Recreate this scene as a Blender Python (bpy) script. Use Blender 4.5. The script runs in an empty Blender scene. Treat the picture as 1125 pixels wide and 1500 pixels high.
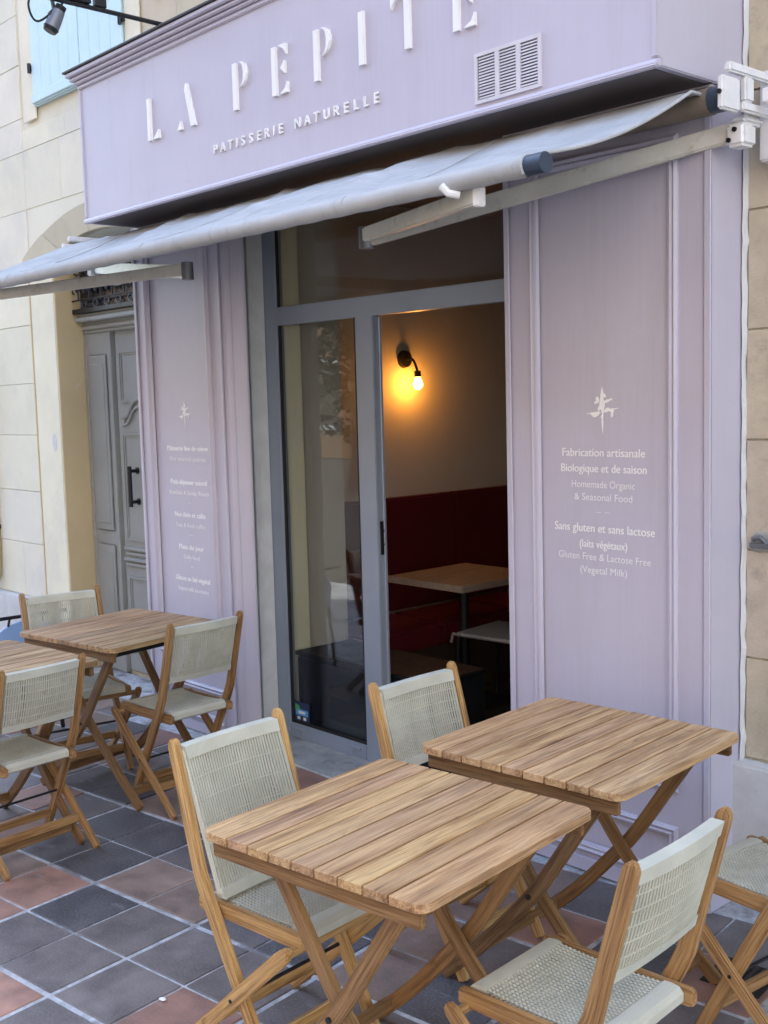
import bpy, bmesh, math, random
from mathutils import Vector, Matrix
random.seed(7)
S = bpy.context.scene
COL = S.collection
R = math.radians

# ------------------------------------------------------------------ camera
W_, H_ = 768, 1024
cam_d = bpy.data.cameras.new('camera'); cam = bpy.data.objects.new('camera', cam_d); COL.objects.link(cam)
F_PX, PITCH, ROLL, YAW = 1656.456, 0.1000095, -0.026843, -0.8350208      # solved from the lines of the facade (1125 x 1500 px)
cx_, sx_, cy_, sy_, cz_, sz_ = math.cos(PITCH), math.sin(PITCH), math.cos(ROLL), math.sin(ROLL), math.cos(YAW), math.sin(YAW)
Mc = (Matrix(((cy_, -sy_, 0), (sy_, cy_, 0), (0, 0, 1))) @ Matrix(((1, 0, 0), (0, cx_, -sx_), (0, sx_, cx_)))
      @ Matrix(((1, 0, 0), (0, 0, -1), (0, 1, 0))) @ Matrix(((cz_, -sz_, 0), (sz_, cz_, 0), (0, 0, 1))))
CAM = Vector((0, 0, 1.78))
rot = (Matrix(((1, 0, 0), (0, -1, 0), (0, 0, -1))) @ Mc).transposed()
cam.matrix_world = Matrix.Translation(CAM) @ rot.to_4x4()
cam_d.sensor_fit = 'VERTICAL'; cam_d.sensor_height = 36.0; cam_d.lens = 36.0 * F_PX / 1500.0
cam_d.clip_start = 0.05; cam_d.clip_end = 400
S.camera = cam
S.render.resolution_x, S.render.resolution_y = W_, H_
def proj(p):
    v = Mc @ (Vector(p) - CAM)
    return (562.5 + F_PX * v.x / v.z, 750 + F_PX * v.y / v.z, v.z)

# ------------------------------------------------------------------ world, sun, exposure
SUN_EL, SUN_ROT = R(52), R(-66)
world = bpy.data.worlds.new('World'); S.world = world; world.use_nodes = True
nt = world.node_tree; nt.nodes.clear()
wo = nt.nodes.new('ShaderNodeOutputWorld'); bg = nt.nodes.new('ShaderNodeBackground'); sky = nt.nodes.new('ShaderNodeTexSky')
sky.sky_type = 'NISHITA'; sky.sun_disc = False; sky.sun_elevation = SUN_EL; sky.sun_rotation = SUN_ROT
sky.air_density = 1.0; sky.dust_density = 0.7; sky.ozone_density = 0.8
nt.links.new(sky.outputs[0], bg.inputs[0]); nt.links.new(bg.outputs[0], wo.inputs[0]); bg.inputs[1].default_value = 0.15
sd = bpy.data.lights.new('sun', 'SUN'); sd.energy = 2.4; sd.angle = R(0.5); sd.color = (1.0, 0.96, 0.90)
sun = bpy.data.objects.new('sun', sd); COL.objects.link(sun)
sdir = Vector((math.sin(SUN_ROT) * math.cos(SUN_EL), math.cos(SUN_ROT) * math.cos(SUN_EL), math.sin(SUN_EL)))
sun.rotation_euler = (-sdir).to_track_quat('-Z', 'Y').to_euler(); sun.location = (0, 20, 30)
S.view_settings.view_transform = 'Standard'; S.view_settings.look = 'None'; S.view_settings.gamma = 1
S.view_settings.use_curve_mapping = False
S.view_settings.exposure = 2.55
S.cycles.use_denoising = True
S.cycles.max_bounces = 10; S.cycles.diffuse_bounces = 5; S.cycles.sample_clamp_indirect = 6

# ------------------------------------------------------------------ materials
class NG:
    def __init__(s, name):
        s.m = bpy.data.materials.new(name); s.m.use_nodes = True; s.t = s.m.node_tree; s.n = s.t.nodes
        s.b = s.n['Principled BSDF']
    def new(s, t, **kw):
        x = s.n.new(t)
        for k, v in kw.items(): setattr(x, k, v)
        return x
    def put(s, sock, v):
        if isinstance(v, bpy.types.NodeSocket): s.t.links.new(v, sock)
        elif v is not None: sock.default_value = v
    def coord(s, kind='Object'):
        return s.new('ShaderNodeTexCoord').outputs[kind]
    def attr(s, name): return s.new('ShaderNodeAttribute', attribute_name=name).outputs['Vector']
    def vmul(s, a, b):
        x = s.new('ShaderNodeVectorMath', operation='MULTIPLY'); s.put(x.inputs[0], a); s.put(x.inputs[1], b); return x.outputs[0]
    def vadd(s, a, b):
        x = s.new('ShaderNodeVectorMath', operation='ADD'); s.put(x.inputs[0], a); s.put(x.inputs[1], b); return x.outputs[0]
    def math(s, op, a, b=None):
        x = s.new('ShaderNodeMath', operation=op); s.put(x.inputs[0], a)
        if b is not None: s.put(x.inputs[1], b)
        return x.outputs[0]
    def noise(s, vec, scale, detail=4, rough=0.55, dist=0.0):
        x = s.new('ShaderNodeTexNoise'); s.put(x.inputs['Vector'], vec); x.inputs['Scale'].default_value = scale
        x.inputs['Detail'].default_value = detail; x.inputs['Roughness'].default_value = rough; x.inputs['Distortion'].default_value = dist
        return x.outputs['Fac']
    def ramp(s, fac, stops):
        x = s.new('ShaderNodeValToRGB'); s.put(x.inputs[0], fac); e = x.color_ramp.elements
        while len(e) < len(stops): e.new(0.5)
        for k, (p, c) in enumerate(stops): e[k].position = p; e[k].color = (*c, 1) if len(c) == 3 else c
        return x.outputs[0]
    def mix(s, f, a, b, mode='MIX'):
        x = s.new('ShaderNodeMix', data_type='RGBA', blend_type=mode); s.put(x.inputs[0], f)
        for k, v in ((6, a), (7, b)): s.put(x.inputs[k], (*v, 1) if isinstance(v, tuple) and len(v) == 3 else v)
        return x.outputs[2]
    def base(s, c): s.put(s.b.inputs['Base Color'], (*c, 1) if isinstance(c, tuple) else c); return s
    def rough(s, r): s.put(s.b.inputs['Roughness'], r); return s
    def bump(s, h, strength=0.3, dist=0.01):
        x = s.new('ShaderNodeBump'); s.put(x.inputs['Height'], h); x.inputs['Strength'].default_value = strength; x.inputs['Distance'].default_value = dist
        s.t.links.new(x.outputs[0], s.b.inputs['Normal']); return s
    def objinfo(s): return s.new('ShaderNodeObjectInfo').outputs

def m_wood(name, dark, mid, light, grey=0.0, tint=True):
    g = NG(name); oi = g.objinfo()
    off = g.new('ShaderNodeCombineXYZ'); g.put(off.inputs[0], g.math('MULTIPLY', oi['Random'], 37.0)); g.put(off.inputs[1], g.math('MULTIPLY', oi['Random'], 91.0))
    v = g.vadd(g.attr('gr'), off.outputs[0])
    streak = g.noise(g.vmul(v, (70, 2.6, 70)), 1.0, 5, 0.6, 1.3)
    fine = g.noise(g.vmul(v, (300, 7, 300)), 1.0, 3, 0.6)
    broad = g.noise(g.vmul(v, (16, 1.6, 16)), 1.0, 3, 0.5, 1.2)
    c = g.ramp(streak, [(0.33, dark), (0.49, mid), (0.68, light)])
    c = g.mix(g.math('MULTIPLY', g.ramp(broad, [(0.35, (0, 0, 0)), (0.7, (1, 1, 1))]), 0.6), c, tuple(x * 1.12 for x in light))
    c = g.mix(g.math('MULTIPLY', g.ramp(fine, [(0.52, (0, 0, 0)), (0.66, (1, 1, 1))]), 0.5), c, tuple(x * 0.6 for x in dark))
    knot = g.noise(g.vmul(v, (22, 9, 22)), 1.0, 2, 0.5)
    c = g.mix(g.math('MULTIPLY', g.ramp(knot, [(0.70, (0, 0, 0)), (0.78, (1, 1, 1))]), 0.55), c, tuple(x * 0.5 for x in dark))
    if grey: c = g.mix(g.math('MULTIPLY', g.noise(g.coord(), 9, 4), grey), c, (0.42, 0.38, 0.34))
    if tint: c = g.mix(1.0, c, oi['Color'], 'MULTIPLY')
    g.base(c); g.rough(g.ramp(fine, [(0.3, (0.5,) * 3), (0.7, (0.72,) * 3)])); g.bump(g.math('ADD', fine, g.math('MULTIPLY', streak, 0.6)), 0.25, 0.002)
    return g.m

def m_simple(name, c, r=0.5, metal=0.0, var=0.06, scale=6.0, bump=0.0, bscale=120.0, spec=None, dirt=None, tint=False):
    g = NG(name); co = g.coord()
    n = g.noise(co, scale, 5, 0.6)
    a = tuple(max(0, x * (1 - var)) for x in c); b = tuple(min(1, x * (1 + var)) for x in c)
    col = g.ramp(n, [(0.3, a), (0.7, b)])
    if dirt:
        d = g.ramp(g.noise(co, dirt[1], 6, 0.65), [(dirt[2], (0, 0, 0)), (dirt[2] + 0.14, (1, 1, 1))])
        col = g.mix(g.math('MULTIPLY', d, dirt[3]), col, dirt[0])
    if tint: col = g.mix(1.0, col, g.objinfo()['Color'], 'MULTIPLY')
    g.base(col); g.rough(g.ramp(n, [(0.3, (max(0.02, r - 0.06),) * 3), (0.7, (min(1, r + 0.06),) * 3)])); g.b.inputs['Metallic'].default_value = metal
    if spec is not None: g.b.inputs['Specular IOR Level'].default_value = spec
    if bump: g.bump(g.noise(co, bscale, 4, 0.6), bump, 0.004)
    return g.m

M = {}
M['teak'] = m_wood('weathered_teak', (0.14, 0.057, 0.016), (0.385, 0.202, 0.070), (0.68, 0.45, 0.225), grey=0.2)
M['oak'] = m_wood('oiled_wood', (0.15, 0.062, 0.018), (0.34, 0.178, 0.062), (0.52, 0.315, 0.132))
M['pale_wood'] = m_wood('pale_wood', (0.20, 0.145, 0.11), (0.27, 0.205, 0.16), (0.32, 0.25, 0.20), tint=False)
M['mauve'] = m_simple('mauve_paint', (0.475, 0.472, 0.585), 0.45, var=0.03, scale=2.5, bump=0.05, bscale=40, dirt=((0.40, 0.375, 0.40), 3.5, 0.56, 0.35))
g = NG('mauve_paint_brushed'); co = g.coord()
nb_ = g.noise(co, 2.5, 5, 0.6); br = g.noise(g.vmul(co, (85, 85, 2.2)), 1.0, 4, 0.65); sc = g.noise(co, 6, 7, 0.75); dr = g.noise(g.vmul(co, (9, 9, 0.7)), 1.0, 5, 0.7)
c = g.ramp(nb_, [(0.3, (0.474, 0.450, 0.528)), (0.7, (0.508, 0.484, 0.562))])
c = g.mix(g.math('MULTIPLY', g.ramp(br, [(0.35, (0, 0, 0)), (0.7, (1, 1, 1))]), 0.22), c, (0.56, 0.55, 0.66))
c = g.mix(g.math('MULTIPLY', g.ramp(dr, [(0.55, (0, 0, 0)), (0.72, (1, 1, 1))]), 0.22), c, (0.38, 0.36, 0.375))
c = g.mix(g.math('MULTIPLY', g.ramp(sc, [(0.66, (0, 0, 0)), (0.72, (1, 1, 1))]), 0.35), c, (0.34, 0.32, 0.33))
g.base(c); g.rough(g.ramp(br, [(0.3, (0.36,) * 3), (0.7, (0.5,) * 3)])); g.bump(g.math('ADD', br, g.math('MULTIPLY', sc, 0.6)), 0.12, 0.003); M['mauve'] = g.m
M['white_letter'] = m_simple('white_letter', (0.82, 0.82, 0.80), 0.4, var=0.02)
M['print'] = m_simple('white_print', (0.85, 0.85, 0.85), 0.6, var=0.03)
M['cornice_top'] = m_simple('lead_flashing', (0.05, 0.05, 0.055), 0.6)
M['alu'] = m_simple('grey_aluminium', (0.30, 0.35, 0.42), 0.38, 0.25, var=0.05, scale=3)
M['arm'] = m_simple('awning_arm_paint', (0.52, 0.51, 0.46), 0.45, 0.1, var=0.12, scale=8, dirt=((0.25, 0.22, 0.18), 22, 0.56, 0.5))
M['white_metal'] = m_simple('white_casting', (0.74, 0.75, 0.76), 0.4, 0.0, var=0.08, scale=14, dirt=((0.30, 0.28, 0.25), 25, 0.6, 0.5))
M['black'] = m_simple('black_metal', (0.015, 0.015, 0.017), 0.45, 0.3)
M['blackmatte'] = m_simple('black_lacquer', (0.008, 0.010, 0.012), 0.55, var=0.2, scale=9, spec=0.25)
M['vent'] = m_simple('lilac_white_paint', (0.60, 0.58, 0.62), 0.5, var=0.05, scale=14)
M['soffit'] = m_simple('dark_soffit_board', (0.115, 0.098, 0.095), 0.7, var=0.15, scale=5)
M['seat_grey'] = m_simple('grey_seat_pad', (0.30, 0.29, 0.28), 0.6)
M['steel'] = m_simple('brushed_steel', (0.55, 0.54, 0.52), 0.3, 0.6)
M['navy'] = m_simple('navy_plastic', (0.03, 0.05, 0.08), 0.4)
M['spot_grey'] = m_simple('grey_lamp_body', (0.16, 0.17, 0.19), 0.35, 0.4)
M['dark_gap'] = m_simple('dark_interior', (0.012, 0.011, 0.010), 0.8)
M['glass_dark'] = m_simple('dark_glass', (0.012, 0.018, 0.03), 0.15)
M['cream_stone'] = m_simple('cream_limestone', (0.74, 0.72, 0.59), 0.85, var=0.05, scale=3.0, bump=0.5, bscale=30, dirt=((0.60, 0.60, 0.54), 2.2, 0.52, 0.5), tint=True)
M['tan_stone'] = m_simple('tan_limestone', (0.50, 0.445, 0.34), 0.9, var=0.12, scale=9.0, bump=0.6, bscale=70, dirt=((0.30, 0.27, 0.23), 14, 0.57, 0.55), tint=True)
M['ochre'] = m_simple('ochre_render', (0.58, 0.47, 0.27), 0.9, var=0.06, scale=3, bump=0.15, bscale=60, dirt=((0.60, 0.60, 0.56), 6, 0.63, 0.7))
M['plinth'] = m_simple('grey_plinth_paint', (0.56, 0.57, 0.56), 0.8, var=0.1, scale=8, bump=0.4, bscale=50, dirt=((0.2, 0.2, 0.2), 30, 0.66, 0.7))
M['caulk'] = m_simple('white_caulk', (0.62, 0.62, 0.62), 0.8, bump=0.4, bscale=40)
M['door_paint'] = m_simple('grey_door_paint', (0.30, 0.315, 0.29), 0.55, var=0.07, scale=5, bump=0.06, bscale=90)
M['shutter'] = m_simple('pale_blue_shutter', (0.54, 0.73, 0.78), 0.55, var=0.05, scale=4)
M['cyan_chair'] = m_simple('light_blue_paint', (0.30, 0.48, 0.78), 0.35, var=0.04)
M['red'] = m_simple('red_leatherette', (0.095, 0.006, 0.011), 0.45, var=0.12, scale=4, bump=0.1, bscale=200)
M['cream_wall'] = m_simple('interior_plaster', (0.50, 0.46, 0.39), 0.9, var=0.04, scale=2, bump=0.1, bscale=40)
M['cream_strip'] = m_simple('cream_gloss_paint', (0.80, 0.74, 0.52), 0.5, var=0.03, scale=3)
M['int_floor'] = m_simple('interior_floor', (0.055, 0.038, 0.028), 0.45, var=0.2, scale=5)
M['ceiling'] = m_simple('interior_ceiling', (0.18, 0.14, 0.11), 0.9)
M['sill'] = m_simple('worn_sill_stone', (0.30, 0.31, 0.30), 0.6, var=0.3, scale=7, bump=0.5, bscale=35, dirt=((0.12, 0.12, 0.12), 16, 0.55, 0.7))
M['asphalt'] = m_simple('asphalt', (0.042, 0.036, 0.030), 0.9, var=0.2, scale=3)
M['opp'] = m_simple('opposite_render', (0.27, 0.155, 0.075), 0.9, var=0.06, scale=0.6)
M['opp2'] = m_simple('bounce_render', (0.80, 0.73, 0.68), 0.9, var=0.05, scale=0.6)
M['bark'] = m_simple('bark', (0.14, 0.11, 0.08), 0.9, var=0.3, scale=12)
M['leaf'] = m_simple('leaves', (0.07, 0.10, 0.035), 0.6, var=0.35, scale=1.5)
M['paper'] = m_simple('paper', (0.75, 0.74, 0.72), 0.8)
M['sticker_blue'] = m_simple('blue_sticker', (0.10, 0.33, 0.62), 0.4)
M['sticker_green'] = m_simple('green_sticker', (0.08, 0.42, 0.10), 0.4)
M['sticker_dark'] = m_simple('dark_sticker', (0.02, 0.03, 0.08), 0.4)
M['pipe'] = m_simple('ochre_pipe', (0.45, 0.36, 0.20), 0.6)

# woven cord: fine twist on each strand
g = NG('woven_cord'); co = g.coord()
tw = g.new('ShaderNodeTexWave', wave_type='BANDS', bands_direction='DIAGONAL'); g.put(tw.inputs['Vector'], co); tw.inputs['Scale'].default_value = 160; tw.inputs['Distortion'].default_value = 2
nz = g.noise(co, 14, 4)
g.base(g.mix(g.math('MULTIPLY', tw.outputs['Fac'], 0.35), g.ramp(nz, [(0.3, (0.46, 0.45, 0.35)), (0.7, (0.57, 0.555, 0.44))]), (0.30, 0.30, 0.24)))
g.rough(0.85); g.bump(tw.outputs['Fac'], 0.25, 0.002); M['cord'] = g.m
g = NG('woven_cord_edge'); co = g.coord()
tw = g.new('ShaderNodeTexWave', wave_type='BANDS', bands_direction='Y'); g.put(tw.inputs['Vector'], co); tw.inputs['Scale'].default_value = 62; tw.inputs['Distortion'].default_value = 0.6
g.base(g.mix(g.math('MULTIPLY', tw.outputs['Fac'], 0.3), g.ramp(g.noise(co, 10, 4), [(0.3, (0.50, 0.495, 0.40)), (0.7, (0.60, 0.59, 0.48))]), (0.42, 0.42, 0.35)))
g.rough(0.85); g.bump(tw.outputs['Fac'], 0.5, 0.003); M['cord_edge'] = g.m

# floor tile: object colour with mottling, scuffs and grit
g = NG('quarry_tile'); oi = g.objinfo(); co = g.vadd(g.coord(), g.vmul(oi['Location'], (1, 1, 1)))
big = g.noise(co, 7, 5, 0.6); fine = g.noise(co, 130, 5, 0.75); sc = g.noise(g.vmul(co, (1, 2.2, 1)), 5.5, 6, 0.7)
c = g.mix(1.0, oi['Color'], g.ramp(big, [(0.3, (0.6, 0.6, 0.62)), (0.7, (1.35, 1.32, 1.26))]), 'MULTIPLY')
c = g.mix(g.math('MULTIPLY', g.ramp(fine, [(0.47, (0, 0, 0)), (0.62, (1, 1, 1))]), 0.38), c, (0.26, 0.235, 0.225))
c = g.mix(g.math('MULTIPLY', g.ramp(sc, [(0.60, (0, 0, 0)), (0.74, (1, 1, 1))]), 0.45), c, (0.30, 0.31, 0.32))
g.base(c); g.rough(g.ramp(big, [(0.3, (0.42,) * 3), (0.7, (0.62,) * 3)])); g.bump(g.math('ADD', big, g.math('MULTIPLY', fine, 0.5)), 0.35, 0.004); M['tile'] = g.m
M['grout'] = m_simple('pale_grout', (0.43, 0.44, 0.45), 0.9, var=0.3, scale=25, bump=0.5, bscale=120, dirt=((0.14, 0.13, 0.12), 5, 0.50, 0.8))

# awning canvas: pale blue grey, grimy
g = NG('awning_canvas'); co = g.coord()
st = g.noise(g.vmul(co, (2.5, 9, 9)), 1.0, 6, 0.65)
c = g.ramp(st, [(0.28, (0.34, 0.355, 0.36)), (0.72, (0.50, 0.515, 0.515))])
d = g.ramp(g.noise(g.vmul(co, (9, 3, 3)), 2.0, 6, 0.7), [(0.54, (0, 0, 0)), (0.7, (1, 1, 1))])
c = g.mix(g.math('MULTIPLY', d, 0.5), c, (0.22, 0.215, 0.20)); wv = g.noise(g.vmul(co, (420, 420, 420)), 1.0, 2); c = g.mix(g.math('MULTIPLY', wv, 0.25), c, (0.36, 0.36, 0.36))
g.base(c); g.rough(0.85); g.bump(g.noise(co, 14, 5), 0.25, 0.01); M['canvas'] = g.m
M['roll_shade'] = m_simple('shaded_awning_roll', (0.16, 0.13, 0.10), 0.9, var=0.2, scale=9)  # roller brown, darkened to paint in the shade on its underside
# window glass: clear pane with the mirror its surface has
g = NG('window_glass'); n = g.n; n.remove(g.b)
tr = n.new('ShaderNodeBsdfTransparent'); tr.inputs[0].default_value = (0.93, 0.95, 0.94, 1)
gl = n.new('ShaderNodeBsdfGlossy'); gl.inputs['Roughness'].default_value = 0.0
fr = n.new('ShaderNodeFresnel'); gi = n.new('ShaderNodeNewGeometry'); mr = n.new('ShaderNodeMapRange'); mr.inputs[3].default_value = 1.62; mr.inputs[4].default_value = 1 / 1.62; g.t.links.new(gi.outputs['Backfacing'], mr.inputs[0]); g.t.links.new(mr.outputs[0], fr.inputs[0])
mx = n.new('ShaderNodeMixShader'); g.t.links.new(fr.outputs[0], mx.inputs[0]); g.t.links.new(tr.outputs[0], mx.inputs[1]); g.t.links.new(gl.outputs[0], mx.inputs[2])
g.t.links.new(mx.outputs[0], n['Material Output'].inputs[0]); M['glass'] = g.m
g = NG('lit_bulb'); n = g.n; n.remove(g.b); em = n.new('ShaderNodeEmission'); em.inputs[0].default_value = (1.0, 0.37, 0.045, 1); em.inputs[1].default_value = 27
g.t.links.new(em.outputs[0], n['Material Output'].inputs[0]); M['bulb'] = g.m

# ------------------------------------------------------------------ mesh builder
class MB:
    def __init__(s): s.v, s.f, s.g = [], [], []
    def add(s, vs, fs, gs=None):
        k = len(s.v); s.v += [tuple(p) for p in vs]; s.f += [tuple(i + k for i in f) for f in fs]
        s.g += gs if gs else [tuple(p) for p in vs]; return s
    def box(s, a, b, mat=None):
        (x0, y0, z0), (x1, y1, z1) = a, b
        vs = [(x0, y0, z0), (x1, y0, z0), (x1, y1, z0), (x0, y1, z0), (x0, y0, z1), (x1, y0, z1), (x1, y1, z1), (x0, y1, z1)]
        d = [x1 - x0, y1 - y0, z1 - z0]; L = d.index(max(d)); o = [k for k in range(3) if k != L]
        gs = [(p[o[0]], p[L], p[o[1]]) for p in vs]
        if mat: vs = [mat @ Vector(p) for p in vs]
        return s.add(vs, [(0, 3, 2, 1), (4, 5, 6, 7), (0, 1, 5, 4), (1, 2, 6, 5), (2, 3, 7, 6), (3, 0, 4, 7)], gs)
    def bar(s, pts, side, t, w):
        """rectangular bar swept along pts; side = unit vector of the thickness t; w = width(s) in the plane of the path"""
        pts = [Vector(p) for p in pts]; side = Vector(side).normalized(); n = len(pts)
        if not hasattr(w, '__len__'): w = [w] * n
        vs, gs, fs, al = [], [], [], 0
        for k, p in enumerate(pts):
            tan = (pts[min(k + 1, n - 1)] - pts[max(k - 1, 0)]).normalized(); nr = tan.cross(side).normalized()
            if k: al += (p - pts[k - 1]).length
            for a, b in ((-1, -1), (1, -1), (1, 1), (-1, 1)):
                vs.append(p + nr * (a * w[k] / 2) + side * (b * t / 2)); gs.append((a * w[k] / 2, al, b * t / 2))
        for k in range(n - 1):
            for j in range(4):
                a, b = 4 * k + j, 4 * k + (j + 1) % 4; fs.append((a, b, b + 4, a + 4))
        fs.append((3, 2, 1, 0)); e = 4 * (n - 1); fs.append((e, e + 1, e + 2, e + 3))
        return s.add(vs, fs, gs)
    def tube(s, pts, r, n=10, cap=True):
        pts = [Vector(p) for p in pts]; N = len(pts)
        if not hasattr(r, '__len__'): r = [r] * N
        vs, gs, fs, al = [], [], [], 0; u = None
        for k, p in enumerate(pts):
            tan = (pts[min(k + 1, N - 1)] - pts[max(k - 1, 0)]).normalized()
            if u is None: u = tan.orthogonal().normalized()
            u = (u - tan * u.dot(tan)).normalized(); w = tan.cross(u)
            if k: al += (p - pts[k - 1]).length
            for j in range(n):
                a = 2 * math.pi * j / n; q = (u * math.cos(a) + w * math.sin(a)) * r[k]
                vs.append(p + q); gs.append((q.x, al, q.z))
        for k in range(N - 1):
            for j in range(n):
                a, b = k * n + j, k * n + (j + 1) % n; fs.append((a, b, b + n, a + n))
        if cap: fs.append(tuple(range(n))[::-1]); fs.append(tuple(range((N - 1) * n, N * n)))
        return s.add(vs, fs, gs)
    def prism(s, poly, fn, d0, d1):
        """poly of (a,b) lifted by fn(a,b,d) between depths d0 and d1"""
        n = len(poly); vs = [fn(a, b, d0) for a, b in poly] + [fn(a, b, d1) for a, b in poly]
        gs = [(a, b, d0) for a, b in poly] + [(a, b, d1) for a, b in poly]
        fs = [tuple(range(n))[::-1], tuple(range(n, 2 * n))] + [(k, (k + 1) % n, n + (k + 1) % n, n + k) for k in range(n)]
        return s.add(vs, fs, gs)
    def strip(s, rows, close=False):
        n = len(rows[0]); vs = [p for r in rows for p in r]; fs = []
        for k in range(len(rows) - 1):
            for j in range(n if close else n - 1):
                a, b = k * n + j, k * n + (j + 1) % n; fs.append((a, b, b + n, a + n))
        return s.add(vs, fs)
    def mesh(s, name, mat, bevel=0, seg=1, smooth=False):
        me = bpy.data.meshes.new(name); me.from_pydata(s.v, [], s.f)
        at = me.attributes.new('gr', 'FLOAT_VECTOR', 'POINT')
        at.data.foreach_set('vector', [x for q in s.g for x in q])
        bm = bmesh.new(); bm.from_mesh(me); bmesh.ops.recalc_face_normals(bm, faces=bm.faces)
        if bevel:
            ed = [e for e in bm.edges if len(e.link_faces) == 2 and e.calc_face_angle(0) > 0.5]
            bmesh.ops.bevel(bm, geom=ed, offset=bevel, segments=seg, affect='EDGES', clamp_overlap=True)
        if smooth:
            for f in bm.faces: f.smooth = True
            for e in bm.edges:
                if len(e.link_faces) == 2 and e.calc_face_angle(0) > R(38): e.smooth = False
        bm.to_mesh(me); bm.free(); me.materials.append(mat); return me
    def build(s, name, mat, parent=None, bevel=0, seg=1, smooth=False, kind=None):
        return obj(name, s.mesh(name, mat, bevel, seg, smooth), parent, kind)

def obj(name, me, parent=None, kind=None):
    o = bpy.data.objects.new(name, me); COL.objects.link(o)
    if parent: o.parent = parent; o.matrix_parent_inverse = Matrix.Identity(4); 
    if kind: o['kind'] = kind
    return o
def at(o, parent):
    """o was built in world coordinates: keep it there under a parent that may sit elsewhere"""
    o.parent = parent; o.matrix_parent_inverse = world_of(parent).inverted(); return o
def world_of(o):
    m = Matrix.Translation(o.location) @ o.rotation_euler.to_matrix().to_4x4() @ Matrix.Diagonal((*o.scale, 1))
    return (world_of(o.parent) @ o.matrix_parent_inverse @ m) if o.parent else m
def thing(name, label, cat, loc=(0, 0, 0), rz=0.0, group=None):
    o = bpy.data.objects.new(name, None); COL.objects.link(o); o.location = loc; o.rotation_euler = (0, 0, rz); o.empty_display_size = 0.1
    o['label'] = label; o['category'] = cat
    if group: o['group'] = group
    return o
def wpart(mb, name, mat, parent, bevel=0, seg=1, smooth=False, kind=None):
    o = mb.build(name, mat, None, bevel, seg, smooth, kind); return at(o, parent)
def B(a, b): return MB().box(a, b)
def copy_tree(o, parent=None):
    c = o.copy(); COL.objects.link(c)
    if parent: c.parent = parent
    for ch in [x for x in bpy.data.objects if x.parent == o]: copy_tree(ch, c)
    return c
def spline(P, n):
    P = [Vector(p) for p in P]; P = [P[0] * 2 - P[1]] + P + [P[-1] * 2 - P[-2]]; out = []
    for k in range(1, len(P) - 2):
        for j in range(n):
            t = j / n; a, b, c, d = P[k - 1:k + 3]
            out.append(0.5 * ((2 * b) + (c - a) * t + (2 * a - 5 * b + 4 * c - d) * t * t + (3 * b - a - 3 * c + d) * t ** 3))
    return out + [P[-2]]

PIL, FAS, WALL = 3.28, 2.975, 3.485        # the three planes of the front: pilasters, fascia, stone wall

# ------------------------------------------------------------------ ground
gd = B((-60, -60, -0.30), (60, 3.6, -0.02)).build('street', M['asphalt'], None, kind='structure')
pav = B((-12, 0.15, -0.018), (3, 3.70, -0.004)).build('pavement', M['grout'], None, kind='structure')
UA = R(7.5); TS = 0.2875
tu = Vector((math.cos(UA), math.sin(UA), 0)); tv = Vector((-tu.y, tu.x, 0)); N0 = Vector((-3.791, 1.914, 0))
def tile_ij(px, py):
    d = Vector(((px - 562.5) / F_PX, (py - 750) / F_PX, 1)); d = Mc.transposed() @ d; p = CAM + d * (-1.78 / d.z); p -= N0
    return math.floor(p.dot(tu) / TS), math.floor(p.dot(tv) / TS)
SAL, RED, DRK, GRY, BRN = (0.36, 0.19, 0.135), (0.24, 0.125, 0.09), (0.060, 0.061, 0.068), (0.148, 0.128, 0.124), (0.215, 0.15, 0.118)
known = {}
for c, L in ((SAL, ((75, 1300), (10, 1460), (20, 1330))), (BRN, ((215, 1283), (270, 1318), (240, 1165), (40, 1265))), (RED, ((150, 1160), (85, 1205), (60, 1180), (30, 1215))),
             (DRK, ((110, 1235), (150, 1265), (185, 1200), (235, 1222), (150, 1130), (115, 1335), (200, 1150))), (GRY, ((110, 1405), (250, 1400), (30, 1375), (185, 1355), (160, 1460), (60, 1500), (330, 1440), (290, 1360)))):
    for p in L: known[tile_ij(*p)] = c
def tile_mesh(wa, wb, name):
    m = MB(); m.box((wa, wa, -0.02), (TS - wb, TS - wb, 0.0)); return m.mesh(name, M['tile'], 0.0025, 1)
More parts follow.
